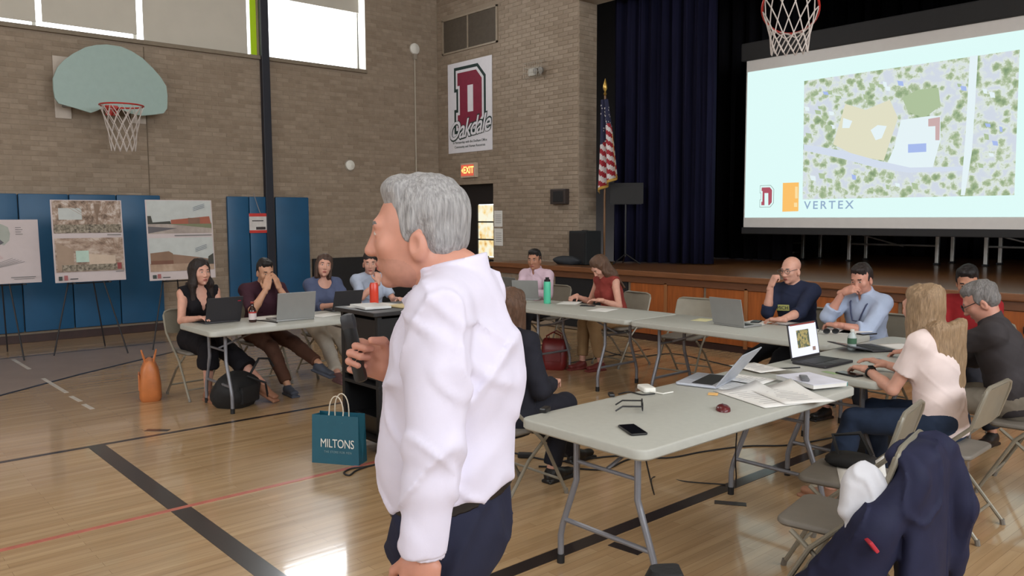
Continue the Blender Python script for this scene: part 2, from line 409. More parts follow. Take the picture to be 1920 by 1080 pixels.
for k in range(3):
    MB().box(((wx0+wx1)/2, DY+0.025, wz0+hgt*(k+.5)), (wx1-wx0-0.01, 0.006, hgt-0.025)).build('pane', M_LITPANE, d1)
mb = MB()
for k in range(1, 3): mb.box(((wx0+wx1)/2, DY+0.015, wz0+hgt*k), (wx1-wx0, 0.03, 0.025))
mb.build('glazing_bar', M_BLACK, d1)
MB().box(((wx0+wx1)/2, DY-0.01, wz0-0.02), (wx1-wx0+0.1, 0.02, 0.03), bev=0.004).build('glazing_sill', mat('brass_strip', (190, 160, 110), 0.4, metal=0.5), d1)
mb = MB(); mb.box((0.95, DY-0.05, 0.93), (0.75, 0.03, 0.05), bev=0.008); mb.box((0.6, DY-0.025, 0.93), (0.05, 0.05, 0.08)); mb.box((1.3, DY-0.025, 0.93), (0.05, 0.05, 0.08))
mb.build('push_bar', M_STEEL, d1)

# remaining shell
def banded(ax, c0, a0, a1, o0, o1):
    mb = MB(); z0, z1 = 3.4, 6.0
    for (u0, u1, za, zb) in ((a0, a1, 0, z0), (a0, a1, z1, CEIL), (a0, o0, z0, z1), (o1, a1, z0, z1)):
        c = (c0, (u0+u1)/2, (za+zb)/2) if ax == 'x' else ((u0+u1)/2, c0, (za+zb)/2); sz = (0.3, u1-u0, zb-za) if ax == 'x' else (u1-u0, 0.3, zb-za)
        mb.box(c, sz)
    return mb
wall_right = struct(banded('x', ROOM_X+0.15, ROOM_Y-0.3, 0.4, -13.6, -0.4), 'wall_right', mat('far_wall_paint', (150, 136, 116), 0.9))
wall_front = struct(banded('y', ROOM_Y-0.15, 0, ROOM_X, 2.9, 15.1), 'wall_front', mat('far_wall_paint', (150, 136, 116), 0.9))  # unseen window band, opened to fit the added end-wall light
ceiling = struct(MB().box((ROOM_X/2, ROOM_Y/2+0.2, CEIL+0.1), (ROOM_X+0.6, -ROOM_Y+0.4, 0.2)), 'ceiling', M_CEIL)
# stage house: floor, walls, ceiling
M_STAGE = mat('stage_boards', (116, 76, 44), 0.32, var=0.25, scale=3, stretch=(0.4, 12, 1), coat=0.35)
AX0, AY = 2.38, -0.70
mb = MB(); mb.box(((PX+12.6)/2, 3.25, STZ-0.02), (12.6-PX, 6.5, 0.04)); mb.box(((AX0+15.5)/2, AY/2, STZ-0.02), (15.5-AX0, -AY, 0.04))
stage_floor = struct(mb, 'floor_stage', M_STAGE)
mb = MB(); k = 0
yy = AY+0.1
stage_wall = struct(MB().box(((PX+12.6)/2, 6.6, 3.5), (12.6-PX+3, 0.2, 7.4)).box((PX-1.6, 3.5, 3.5), (0.2, 6.4, 7.4)).box((14.2, 3.5, 3.5), (0.2, 6.4, 7.4)), 'wall_stage', mat('stage_black_wall', (30, 24, 22), 0.9))
struct(MB().box((8.1, 3.5, 7.2), (13, 6.6, 0.2)), 'ceiling_stage', M_BLACK)
# the apron front: nosing, brick end, storage openings with their inner dark as flat sheets, wooden store doors
front = struct(MB().box(((AX0+15.5)/2, AY/2+0.03, (STZ-0.04)/2), (15.5-AX0-0.02, -AY-0.06, STZ-0.06)), 'wall_stage_front', M_MORTAR)
MB().box(((AX0+15.5)/2, AY-0.01, STZ-0.035), (15.5-AX0+0.04, 0.05, 0.075), bev=0.012).build('stage_nosing', mat('nosing_wood', (122, 78, 48), 0.4, var=0.2, stretch=(0.5, 8, 8)), front)
MB().box(((AX0+15.5)/2, AY+0.03, STZ-0.12), (15.5-AX0, 0.03, 0.09), bev=0.004).build('stage_rail', mat('rail_wood', (112, 72, 48), 0.45, var=0.15, stretch=(0.5, 8, 8)), front)
FX = [ony(p, 560, AY+0.05)[0] for p in (1041, 1112, 1179)]
bricks_joined('front_bricks', brick_cells(AX0+0.01, FX[0], 0.02, STZ-0.15, []), lambda u, z, d: (u, AY+0.06-d, z), front)
for a, b in ((FX[0], FX[1]), (FX[1], FX[2])):
    MB().box(((a+b)/2, AY+0.05, 0.42), (b-a-0.03, 0.03, 0.74), bev=0.004).build('opening_dark_sheet', mat('opening_dark', (18, 18, 22), 0.7), front)  # flat black sheet stands in for the dark inside of the opening
DP = [ony(p, 560, AY+0.05)[0] for p in (1181, 1250, 1322, 1401)]
pitch_ = (DP[3]-DP[1])
edges = [DP[0], DP[1], DP[2], DP[3]]
while edges[-1] < 14.5: edges.append(edges[-1]+(DP[3]-DP[2]))
M_DOORW = mat('orange_oak', (158, 86, 38), 0.38, var=0.22, scale=4, stretch=(6, 6, 0.6), coat=0.3)
M_STILE = mat('oak_stile', (150, 98, 58), 0.4, var=0.15, scale=4, stretch=(6, 6, 0.6))
for k, (a, b) in enumerate(zip(edges[:-1], edges[1:])):
    dr = MB().box(((a+b)/2, AY+0.045, 0.43), (b-a-0.05, 0.03, 0.68), bev=0.005).build('store_door', M_DOORW, front)
    if k % 2 == 1:
        kb = MB(); kb.box((b-0.045, AY+0.022, 0.60), (0.05, 0.02, 0.07), bev=0.008); kb.box((b+0.035, AY+0.022, 0.60), (0.05, 0.02, 0.07), bev=0.008); kb.box((b, AY+0.014, 0.60), (0.05, 0.02, 0.03), bev=0.006)
        kb.build('latch', mat('iron_latch', (34, 33, 36), 0.5, metal=0.4), dr)
    if k % 2 == 0:
        MB().box((b, AY+0.035, 0.43), (0.045, 0.04, 0.74), bev=0.004).build('stile', M_STILE, front)
MB().box(((DP[0]+15)/2, AY+0.055, 0.04), (15-DP[0], 0.03, 0.08)).build('kick_board', M_DARKWOOD, front)

# stage drapes
M_NAVY = mat('navy_velvet', (24, 24, 44), 0.95, var=0.25, scale=4, stretch=(8, 8, 0.3), spec=0.1)
M_BLKDRAPE = mat('black_velvet', (19, 18, 22), 0.95, var=0.2, scale=4, stretch=(8, 8, 0.3), spec=0.1)
def drape(name, a, b, z0, z1, n, amp, m, label, seed):
    rng = random.Random(seed); k = n*8; a, b = np.array(a), np.array(b); d = b-a; nr = np.array([-d[1], d[0]])/np.linalg.norm(d)
    V = []; rows = 7
    ph = rng.uniform(0, 6); wob = [rng.uniform(0.7, 1.3) for _ in range(n+2)]
    for r in range(rows):
        t = r/(rows-1); z = z0+(z1-z0)*t
        for i in range(k+1):
            u = i/k; w = wob[int(u*n)]; am = amp*(1.15-0.35*t)
            off = am*math.sin(u*n*2*math.pi+ph+0.4*math.sin(3*t+u*7))*w + 0.35*am*math.sin(u*n*4.6*math.pi+1.3)
            p = a+d*u+nr*off; V.append((p[0], p[1], z))
    F = [(r*(k+1)+i, r*(k+1)+i+1, (r+1)*(k+1)+i+1, (r+1)*(k+1)+i) for r in range(rows-1) for i in range(k)]
    o = MB().add(V, F).build(name, m, None, smooth=True, fixn=False)
    mo = o.modifiers.new('thick', 'SOLIDIFY'); mo.thickness = 0.01
    return tag(o, label, 'curtain')
drape('stage_curtain', (3.80, 0.62), (5.45, 1.02), STZ+0.015, 6.4, 9, 0.065, M_NAVY, 'tall navy stage curtain gathered beside the flag', 1)
drape('stage_curtain', (2.6, 2.6), (5.8, 2.75), STZ+0.015, 6.6, 12, 0.07, M_BLKDRAPE, 'black side curtain hanging deeper behind the navy stage curtain', 2)
drape('stage_curtain', (2.4, 5.6), (13.6, 5.6), STZ+0.015, 6.8, 34, 0.08, M_BLKDRAPE, 'black backdrop curtain across the rear of the stage', 3)

# wall pads
M_PAD = mat('blue_vinyl', (20, 78, 116), 0.42, var=0.10, scale=2.5, bump=0.05, bscale=8)
def pad(y0, y1, x0, label, z0=0.15, z1=2.01):
    o = MB().box((x0+0.03, (y0+y1)/2, (z0+z1)/2), (0.06, y1-y0-0.008, z1-z0), bev=0.018).build('wall_pad', M_PAD, None, smooth=True)
    return tag(o, label, 'wall pad', 'blue pads on the brick wall')
yy = onx(303, 450, 0.04)[1]; k = 0; names = ['behind the two rendering boards, end of the long row', 'behind the gap between the two rendering boards', 'behind the board with interior views', 'behind the site plan board']
for k in range(4):
    nm = names[k] if k < 4 else ('beside the window side doorway, partly in view' if k == 4 else 'farthest along the wall from the corner')
    pad(yy-0.61, yy, 0.012, 'blue vinyl wall pad '+nm); yy -= 0.612
p2 = [onx(p, 460, 0.1)[1] for p in (430, 471, 504, 518, 583)]
pad(p2[0], p2[1], 0.012, 'blue vinyl wall pad behind the man covering his face'); pad(p2[1]+0.002, p2[2], 0.012, 'narrow blue wall pad under the red and white notice'); pad(p2[3]+0.02, p2[4], 0.012, 'blue vinyl wall pad just past the dark pole')
# dark pole and black low wall panel
yp = onx(486, 20, 0.1)[1]
tag(MB().box((0.06, (p2[2]+p2[3])/2+0.01-0.03, CEIL/2), (0.09, 0.13, CEIL), bev=0.008).build('wall_pole', mat('dark_navy_paint', (26, 28, 40), 0.5)), 'tall dark square pole running up the wall between blue pads', 'pole')
tag(MB().box((0.052, (onx(584, 500, 0)[1]-0.06)/2, 0.5), (0.05, -onx(584, 500, 0)[1]-0.06, 0.96), bev=0.008).build('low_black_panel', M_BLACK), 'low black panel against the brick wall behind the seated women', 'panel')
# ================================================================== wall fittings
# vent grille over the door
v = thing('wall_vent', 'wide dark two-panel vent grille high above the door', 'vent', (VX0, 0, VZ0))
w_, h_ = VX1-VX0, VZ1-VZ0
M_VENT = mat('vent_mesh', (88, 78, 66), 0.8, var=0.1)
mb = MB(); t = 0.03
mb.box((w_/2, -0.012, t/2), (w_, 0.03, t)); mb.box((w_/2, -0.012, h_-t/2), (w_, 0.03, t)); mb.box((t/2, -0.012, h_/2), (t, 0.03, h_)); mb.box((w_-t/2, -0.012, h_/2), (t, 0.03, h_))
mb.box((w_*0.48, -0.014, h_/2), (0.02, 0.026, h_)); mb.build('frame', mat('vent_frame', (150, 136, 118), 0.6), v)
for a, b in ((t, w_*0.48-0.01), (w_*0.48+0.01, w_-t)):
    p = MB().box(((a+b)/2, -0.003, h_/2), (b-a, 0.005, h_-2*t)).build('grille_panel', M_VENT, v)
    g = MB()
    for k in range(26): g.box(((a+b)/2, -0.008, t+(k+.5)*(h_-2*t)/26), (b-a, 0.006, 0.006))
    g.build('louvres', M_VENT, p)

# the school banner
bX0, bX1, bZ0, bZ1 = 0.34, 1.60, 2.84, 4.46
ban = thing('wall_banner', 'white vertical school banner with large maroon letter on brick wall', 'banner', (bX0, -0.012, bZ0))
bw, bh = bX1-bX0, bZ1-bZ0
MB().box((bw/2, 0, bh/2), (bw, 0.008, bh)).build('banner_cloth', mat('banner_white', (222, 220, 226), 0.7, var=0.03), ban)
M_DG = mat('banner_green', (26, 50, 46), 0.7); M_MAR = mat('banner_maroon', (128, 28, 56), 0.7); M_BW = mat('banner_white', (222, 220, 226), 0.7)
def letter_d(ox, oz, w, h, y, grow, m, name, parent, hole=True, plane=None):
    """blocky slab-serif D, outline grown by g"""
    g = grow; s = 0.10*w
    out = [(-g, -g), (w*0.78+g*.4, -g), (w+g, h*0.16-g*.4), (w+g, h*0.84+g*.4), (w*0.78+g*.4, h+g), (-g, h+g), (-g, h*0.80-g), (s-g, h*0.80-g), (s-g, h*0.20+g), (-g, h*0.20+g)]
    return MB().prism(out, (ox, y, oz), (1, 0, 0), (0, 0, 1), (0, -1, 0), 0.0015).build(name, m, parent)
lx, lz, lw, lh = bw*0.25, bh*0.29, bw*0.52, bh*0.58
letter_d(lx, lz, lw, lh, -0.0045, 0.125, M_DG, 'letter_outline', ban)
letter_d(lx, lz, lw, lh, -0.0065, 0.070, M_BW, 'letter_border', ban)
letter_d(lx, lz, lw, lh, -0.0085, 0.020, M_MAR, 'letter_d', ban)
MB().prism([(0, 0), (lw*0.24, 0), (lw*0.24, lh*0.50), (0, lh*0.50)], (lx+lw*0.42, -0.0105, lz+lh*0.26), (1, 0, 0), (0, 0, 1), (0, -1, 0), 0.0015).build('letter_counter', M_BW, ban)
a_up = (0.0, 0, 1)
text('script_outline', 'Oakdale', 0.46, M_DG, (bw*0.49, -0.0125, bh*0.262), (1, 0, 0.12), a_up, ban, sx=0.86, shear=0.35, offset=0.020, space=0.9)
text('script_lettering', 'Oakdale', 0.46, M_BW, (bw*0.49, -0.0150, bh*0.262), (1, 0, 0.10), a_up, ban, sx=0.86, shear=0.35, offset=0.004, space=0.9)
text('small_print', 'In Partnership with the Dedham Office', 0.062, M_DG, (bw*0.5, -0.006, bh*0.115), (1, 0, 0), a_up, ban, sx=1.0)
text('small_print', 'Community and Human Resources', 0.062, M_DG, (bw*0.5, -0.006, bh*0.065), (1, 0, 0), a_up, ban, sx=1.0)

# exit sign
ex = thing('exit_sign', 'small lit red exit sign with arrow above the door', 'exit sign', (0.75, 0, 2.38))
MB().box((0.22, -0.03, 0.13), (0.44, 0.06, 0.26), bev=0.008).build('housing', mat('sign_housing', (196, 176, 156), 0.5), ex)
MB().box((0.2, -0.061, 0.13), (0.36, 0.004, 0.2)).build('sign_face', emat('exit_glow', (255, 110, 84), 0.75), ex)
text('exit_lettering', 'EXIT', 0.17, emat('exit_letters', (255, 214, 120), 1.6), (0.235, -0.064, 0.13), (1, 0, 0), (0, 0, 1), ex, sx=0.85, offset=0.004)
MB().prism([(0, 0), (0.045, 0.045), (0.045, 0.02), (0.045, -0.02), (0.045, -0.045)], (0.028, -0.063, 0.13), (1, 0, 0), (0, 0, 1), (0, -1, 0), 0.002).build('arrow', MATS['exit_letters'], ex)

# papers by the door
M_PAPER = mat('paper_white', (226, 224, 220), 0.8, var=0.03)
M_INK = mat('print_grey', (120, 118, 116), 0.8)
for (a, b, c, d, lab) in ((1.63, 1.85, 1.50, 1.78, 'upper white paper notice taped beside the door'), (1.63, 1.86, 1.17, 1.47, 'lower white paper notice taped beside the door')):
    n = thing('paper_notice', lab, 'notice', (a, -0.008, c))
    MB().box(((b-a)/2, 0, (d-c)/2), (b-a, 0.002, d-c)).build('sheet', M_PAPER, n)
    mb = MB()
    for k in range(5): mb.box(((b-a)/2, -0.0015, (d-c)*(0.25+0.12*k)), ((b-a)*0.7, 0.0006, 0.008))
    mb.build('printed_lines', M_INK, n)
# black square wall speaker
bx = thing('wall_speaker', 'small black square speaker box on brick wall', 'speaker', (3.13, 0, 1.87))
MB().box((0.17, -0.05, 0.12), (0.34, 0.10, 0.24), bev=0.01).build('cabinet', mat('speaker_brown', (52, 42, 38), 0.6), bx)
MB().box((0.18, -0.102, 0.12), (0.22, 0.006, 0.17), bev=0.002).build('speaker_cloth', M_BLACK, bx)
# caged emergency light
sx0, sz0 = 2.54, 3.92
el = thing('emergency_light', 'twin head emergency light inside a wire cage on brick wall', 'light', (sx0, 0, sz0))
MB().box((0.17, -0.04, 0.10), (0.24, 0.07, 0.13), bev=0.012).build('battery_case', mat('case_grey', (170, 164, 152), 0.5), el)
for xx in (0.26, 0.38):
    MB().lathe([(0.02, 0), (0.05, 0.02), (0.055, 0.05), (0.05, 0.055), (0.0, 0.056)], 14, (xx, -0.06, 0.10), Matrix.Rotation(R_(100), 3, 'X')).build('lamp_head', mat('lamp_grey', (120, 116, 110), 0.35), el, smooth=True)
mb = MB()
for k in range(9): 
    u = 0.0+k*0.052; mb.tube([(u, -0.008, 0), (u, -0.13, 0), (u, -0.13, 0.24), (u, -0.008, 0.24)], 0.003, 4)
for zz in (0, 0.08, 0.16, 0.24): mb.tube([(0, -0.008, zz), (0, -0.13, zz), (0.416, -0.13, zz), (0.416, -0.008, zz)], 0.003, 4)
mb.build('wire_cage', mat('cage_wire', (176, 168, 156), 0.4, metal=0.3), el)
# round white devices on the long wall, with conduit
p = onx(776, 92, 0)
dv = thing('round_alarm', 'round white alarm high on the wall with long conduit below', 'alarm', (0, p[1], p[2]))
MB().lathe([(0.10, 0.007), (0.10, 0.04), (0.075, 0.06), (0.0, 0.065)], 20, (0, 0, 0), Matrix.Rotation(R_(90), 3, 'Y')).build('dome', M_WHITE, dv, smooth=True)
MB().box((0.03, 0, -0.14), (0.05, 0.07, 0.10), bev=0.008).build('junction_box', mat('box_grey', (150, 140, 126), 0.6), dv)
MB().tube([(0.02, 0, -0.15), (0.02, 0, -p[2]+1.3)], 0.012, 8).build('conduit', mat('conduit_grey', (176, 166, 150), 0.5), dv)
p = onx(655, 310, 0)
dv = thing('round_alarm', 'round white alarm low on brick wall above black panel', 'alarm', (0, p[1], p[2]))
MB().lathe([(0.085, 0.007), (0.085, 0.04), (0.06, 0.055), (0.0, 0.06)], 20, (0, 0, 0), Matrix.Rotation(R_(90), 3, 'Y')).build('dome', M_WHITE, dv, smooth=True)
MB().lathe([(0.10, 0.006), (0.10, 0.014), (0.0, 0.015)], 20, (0, 0, 0), Matrix.Rotation(R_(90), 3, 'Y')).build('base_ring', mat('box_grey', (150, 140, 126), 0.6), dv, smooth=True)
# red and white notice on the narrow pad
p0, p1 = onx(468, 437, 0.085), onx(502, 400, 0.085)
nt = thing('hanging_notice', 'red and white notice hanging by a strap on blue pad', 'notice', (0.085, p0[1], p0[2]))
nw, nh = p1[1]-p0[1], p1[2]-p0[2]
MB().box((0, nw/2, nh/2), (0.006, nw, nh)).build('notice_card', mat('notice_white', (206, 202, 200), 0.7), nt)
mb = MB(); mb.box((0.004, nw/2, nh*0.92), (0.003, nw, nh*0.16)); mb.box((0.004, nw/2, nh*0.07), (0.003, nw, nh*0.14)); mb.build('red_bands', mat('notice_red', (198, 56, 50), 0.7), nt)
mb = MB(); mb.box((0.004, nw*0.6, nh*0.24), (0.003, nw*0.5, nh*0.14)); mb.box((0.004, nw*0.45, nh*0.62), (0.003, nw*0.6, nh*0.05)); mb.build('dark_print', mat('notice_dark', (60, 54, 56), 0.7), nt)
mb = MB(); mb.tube([(0, nw*0.6, nh), (-0.01, nw*0.45, nh+0.15), (-0.015, nw*0.3, nh+0.32)], 0.006, 6); mb.build('strap', mat('strap_grey', (140, 136, 134), 0.6), nt)

# ================================================================== basketball hoops
M_RIM = mat('rim_orange_red', (176, 44, 36), 0.4, var=0.05); M_NET = mat('net_cord', (196, 186, 180), 0.8)
def hoop(parent, c, r, n_axis, net_dir, net_len, net_r1, swing=0.0):
    """rim circle with normal n_axis; the net hangs along net_dir"""
    c = Vector([float(a) for a in c]); n = Vector(n_axis).normalized(); u = n.orthogonal().normalized(); v = n.cross(u)
    MB().tube([c+(u*math.cos(a)+v*math.sin(a))*r for a in [2*math.pi*k/36 for k in range(36)]], 0.011, 8, closed=True).build('rim', M_RIM, parent, smooth=True)
    nd = Vector(net_dir); mb = MB(); K = 12; rows = 5
    def pt(k, row):
        a = 2*math.pi*(k+0.5*(row % 2))/K; t = row/rows
        rr = r*(1-t)+net_r1*t + 0.02*math.sin(t*math.pi)*(-1)
        e = c+(u*math.cos(a)+v*math.sin(a))*rr*(1 if t < 0.05 else 1)
        # flatten towards the plane perpendicular to the hanging direction
        off = e-c; off2 = off - nd*off.dot(nd)*min(1, t*1.6)
        return c+off2+nd*net_len*t
    for k in range(K):
        for row in range(rows):
            if row % 2 == 0: ks = (k, k-1)
            else: ks = (k, k+1)
            for k2 in ks: mb.tube([pt(k, row), pt(k2, row+1)], 0.006, 4, caps=False)
    mb.build('net', M_NET, parent)
# wall hoop
BX = 0.30
px_out = [(298, 440), (322, 380), (360, 338), (410, 302), (480, 266), (540, 253), (600, 250), (680, 262), (740, 288), (800, 326), (860, 384), (905, 436), (935, 485), (942, 540), (940, 610), (920, 637), (860, 646), (800, 651), (740, 640), (690, 620), (640, 600), (590, 603), (540, 625), (510, 635), (430, 610), (330, 582), (308, 550), (300, 500)]
pts = [onx(x/3, y/3, BX+0.03) for x, y in px_out]
rc = onx(228, 198, 0.80)
hp = thing('basketball_hoop', 'pale green fan-shaped backboard with hoop on the brick wall', 'basketball hoop', (0, rc[1], 3.0))
MB().prism([(q[1]-rc[1], q[2]-3.0) for q in pts], (BX, 0, 0), (0, 1, 0), (0, 0, 1), (1, 0, 0), 0.035).build('backboard', mat('backboard_paint', (150, 172, 166), 0.45, var=0.03), hp)
hoop(hp, (0.80, 0, rc[2]-3.0), 0.27, (0, 0, 1), (0, 0, -1), 0.60, 0.15)
mb = MB(); zr = rc[2]-3.0
mb.box((BX+0.05, 0, zr-0.02), (0.03, 0.16, 0.14), bev=0.005); mb.tube([(BX+0.05, -0.05, zr), (0.55, -0.08, zr)], 0.014, 8); mb.tube([(BX+0.05, 0.05, zr), (0.55, 0.08, zr)], 0.014, 8)
mb.tube([(BX+0.05, 0, zr-0.08), (0.56, 0, zr-0.01)], 0.012, 8); mb.build('rim_bracket', M_RIM, hp)
for yy in (onx(119, 160, 0.1)[1]-rc[1], onx(262, 190, 0.1)[1]-rc[1]):
    z0, z1 = onx(119, 221, 0.1)[2]-3.0, onx(119, 104, 0.1)[2]-3.0
    MB().box((0.015, yy, (z0+z1)/2), (0.016, 0.20, z1-z0), bev=0.004).build('mounting_board', mat('mount_white', (190, 178, 166), 0.6), hp)
    MB().tube([(0.02, yy, (z0+z1)/2+0.2), (BX, yy*0.7, (z0+z1)/2+0.2)], 0.02, 8).tube([(0.02, yy, (z0+z1)/2-0.25), (BX, yy*0.7, (z0+z1)/2-0.25)], 0.02, 8).build('strut', M_STEEL, hp)
# hoop swung up in front of the stage, hanging from the ceiling
c2 = dep(1482, 16, 7.3)
h2 = thing('basketball_hoop', 'red hoop with white net hanging in front of the stage', 'basketball hoop', c2)
vr, vu, vb = Vector(CR), Vector((0, 0, 1)), Vector((CB[0], CB[1], 0)).normalized()
nrm = (vu*0.62 + vb*(-0.70) + vr*0.33)
hoop(h2, (0, 0, 0), 0.245, nrm, (0.0, 0.0, -1), 0.40, 0.16)
nn = Vector(nrm).normalized(); back = (vu*0.75+vb*0.55-vr*0.15); back = (back-nn*back.dot(nn)).normalized()
sd = nn.cross(back)
mb = MB(); mb.tube([back*0.24+sd*0.06, back*0.44+sd*0.08], 0.014, 8); mb.tube([back*0.24-sd*0.06, back*0.44-sd*0.08], 0.014, 8); mb.box(back*0.45, (0.2, 0.03, 0.16), axes(sd, back, nn)); mb.build('rim_bracket', M_RIM, h2)
MB().box(back*0.48+nn*0.38, (1.37, 0.03, 0.9), axes(sd, back, nn), bev=0.01).build('backboard', MATS['backboard_paint'], h2)
mb = MB()
for s in (-0.45, 0.45): q = back*0.5+nn*0.45+sd*s; mb.tube([q, (q.x, q.y, CEIL-c2[2])], 0.025, 8)
mb.build('ceiling_drop_poles', M_STEEL, h2)

# ================================================================== stage furniture
# projection screen with slide
SY = 1.5
q0, q1 = ony(1395, 426, SY), ony(1399, 115, SY)
sX0, sZ0, sZ1 = 5.66, q0[2], q1[2]; sX1 = 9.72
scr = thing('projection_screen', 'large projection screen showing an aerial site slide', 'projection screen', (sX0, SY, sZ0))
sw, sh = sX1-sX0, sZ1-sZ0
MB().box((sw/2, 0.012, sh/2), (sw, 0.012, sh)).build('screen_fabric', mat('screen_grey_white', (216, 212, 208), 0.9, var=0.02), scr)
MB().box((sw/2, 0.02, sh+0.13), (sw+0.16, 0.10, 0.26), bev=0.02).build('screen_case', mat('screen_black', (34, 33, 34), 0.7), scr)
MB().box((sw/2, 0.02, -0.05), (sw+0.06, 0.05, 0.10), bev=0.012).build('bottom_bar', MATS['screen_black'], scr)
bz0, bz1 = ony(1397, 408, SY)[2]-sZ0, ony(1399, 136, SY)[2]-sZ0; bx0, bx1 = 0.02, sw-0.1
slide = MB().box(((bx0+bx1)/2, 0.003, (bz0+bz1)/2), (bx1-bx0, 0.003, bz1-bz0)).build('projected_slide', emat('slide_white', (226, 255, 252), 1.0), scr)
def sl(name, pxpoly, m, y):
    P = [ony(x, yy, SY) for x, yy in pxpoly]
    return MB().prism([(p[0]-sX0, p[2]-sZ0) for p in P], (0, y, 0), (1, 0, 0), (0, 0, 1), (0, -1, 0), 0.0006).build(name, m, slide)
E_TREES = emat('slide_aerial', (150, 170, 130), 1.0, tex=(10.0, [(0.44, (128, 152, 116)), (0.56, (158, 180, 140)), (0.63, (186, 200, 170)), (0.69, (224, 234, 226)), (0.80, (212, 220, 232))]))
sl('aerial_picture', [(1508, 152), (1912, 93), (1902, 366), (1505, 374)], E_TREES, -0.001)
E_TAN = emat('slide_tan', (228, 226, 200), 1.0); E_WH = emat('slide_pale', (232, 246, 250), 1.0); E_BL = emat('slide_blue', (170, 190, 240), 1.0); E_GR = emat('slide_grey_road', (214, 224, 240), 1.0)
E_GREEN = emat('slide_green', (176, 196, 158), 1.0); E_PINK = emat('slide_brown', (206, 176, 176), 1.0)
def pc(l): return [(1380+x*540/1422, 20+y*410/1080) for x, y in l]   # positions read from an enlarged view of the slide
sl('field', pc([(540, 460), (640, 490), (760, 440), (800, 530), (730, 740), (600, 720), (480, 660)]), E_TAN, -0.0022)
sl('field_patch', pc([(530, 530), (575, 545), (560, 580), (525, 580)]), E_WH, -0.0032)
sl('ball_diamond', pc([(665, 590), (700, 565), (745, 570), (720, 630), (690, 640)]), E_WH, -0.0032)
sl('school_roof', pc([(815, 540), (960, 520), (1010, 520), (1010, 640), (970, 780), (740, 770), (780, 680)]), E_WH, -0.0026)
sl('blue_roof', pc([(850, 660), (940, 655), (940, 697), (850, 702)]), E_BL, -0.0036)
sl('brown_roof', pc([(950, 535), (1008, 525), (1005, 640), (985, 640), (985, 570), (950, 572)]), E_PINK, -0.0036)
sl('road', pc([(335, 660), (520, 690), (700, 740), (860, 775), (1130, 770), (1130, 790), (850, 800), (690, 775), (500, 725), (335, 690)]), E_GR, -0.0030)
sl('road', pc([(1155, 225), (1195, 220), (1180, 480), (1165, 700), (1130, 912), (1110, 912), (1135, 600)]), E_WH, -0.0034)
sl('green_grove', pc([(820, 430), (900, 390), (1000, 380), (1010, 470), (930, 530), (850, 500)]), E_GREEN, -0.0024)
rng = random.Random(9)
for k in range(46):
    x, y = rng.choice([(rng.uniform(350, 1130), rng.uniform(330, 440)), (rng.uniform(350, 480), rng.uniform(470, 650)), (rng.uniform(350, 1100), rng.uniform(800, 900)), (rng.uniform(1190, 1380), rng.uniform(230, 880))])
    if y < 345+(1000-x)*0.06: continue
    a, b = rng.uniform(8, 17), rng.uniform(8, 17)
    sl('house_roof' if k % 2 else 'tree_crown', pc([(x-a, y-b), (x+a*.8, y-b*.7), (x+a, y+b), (x-a*.6, y+b*.8)]), [E_WH, E_GREEN, E_BL, E_GREEN][rng.randrange(4)], -0.0038-0.00002*k)
def slz(x, y): p = ony(x, y, SY); return (p[0]-sX0, -0.0012, p[2]-sZ0)
lo = slz(1426, 390)
E_MAR = emat('slide_maroon', (176, 84, 100), 1.0); E_OR = emat('slide_orange', (255, 196, 108), 1.0); E_VX = emat('slide_lettering', (150, 176, 204), 1.0); E_DK = emat('slide_dark', (120, 140, 130), 1.0); E_OR2 = emat('slide_pale_orange', (255, 226, 166), 1.0)
def sl_d(g, m, y):
    o = letter_d(0, 0, 0.17, 0.26, 0, g, m, 'slide_letter', slide); o.location = (lo[0]+0.015, y, lo[2]+0.04); return o
sl_d(0.03, E_DK, -0.0012); sl_d(0.024, emat('slide_white', (0, 0, 0)), -0.003); sl_d(0.0, E_MAR, -0.005)
sl('slide_letter_counter', [(1434, 362), (1441, 362), (1441, 386), (1434, 386)], MATS['slide_white'], -0.0072)
sl('orange_logo', [(1468, 343), (1498, 342), (1497, 396), (1467, 397)], E_OR, -0.0012)
sl('orange_logo_window', [(1491, 350), (1496, 350), (1496, 372), (1491, 372)], E_OR2, -0.0030); sl('orange_logo_dot', [(1489, 380), (1495, 380), (1495, 388), (1489, 388)], E_OR2, -0.0030)
p = slz(1553, 385); text('slide_lettering', 'VERTEX', 0.155, E_VX, (p[0], -0.0014, p[2]), (1, 0, 0), (0, 0, 1), slide, sx=1.05, space=1.35, extrude=0.0005, offset=0.002)
# low wooden/black staging frames under the screen
M_ALU = mat('aluminium', (196, 194, 190), 0.35, metal=0.7)
def riser(X, Y, w, label):
    t = thing('folded_riser', label, 'stage riser', (X, Y, STZ), 0, 'folded risers at the rear of the stage')
    MB().box((w/2, 0.35, 0.50), (w, 0.7, 0.05), bev=0.008).build('deck', mat('riser_deck', (30, 27, 27), 0.7), t)
    for xx in (0.06, w-0.06):
        for y2 in (0.06, 0.64):
            l = MB().box((xx, y2, 0.25), (0.05, 0.05, 0.46), bev=0.006).build('leg', M_ALU, t)
            MB().box((xx, y2, 0.015), (0.08, 0.08, 0.03), bev=0.006).build('foot_pad', M_BLACK, l)
    MB().tube([(0.06, 0.06, 0.28), (w-0.06, 0.06, 0.28)], 0.015, 8).build('rail', M_ALU, t)
    MB().tube([(0.12, 0.06, 0.46), (w*0.62, 0.06, 0.26)], 0.012, 8).build('brace', M_ALU, t)
riser(4.28, 3.2, 1.45, 'folded riser with bright metal legs under screen corner nearest the curtain')
riser(6.35, 3.3, 1.45, 'folded riser with metal legs behind the bald man and his neighbour')
riser(8.3, 3.4, 1.45, 'folded riser in the dark behind the blonde woman')
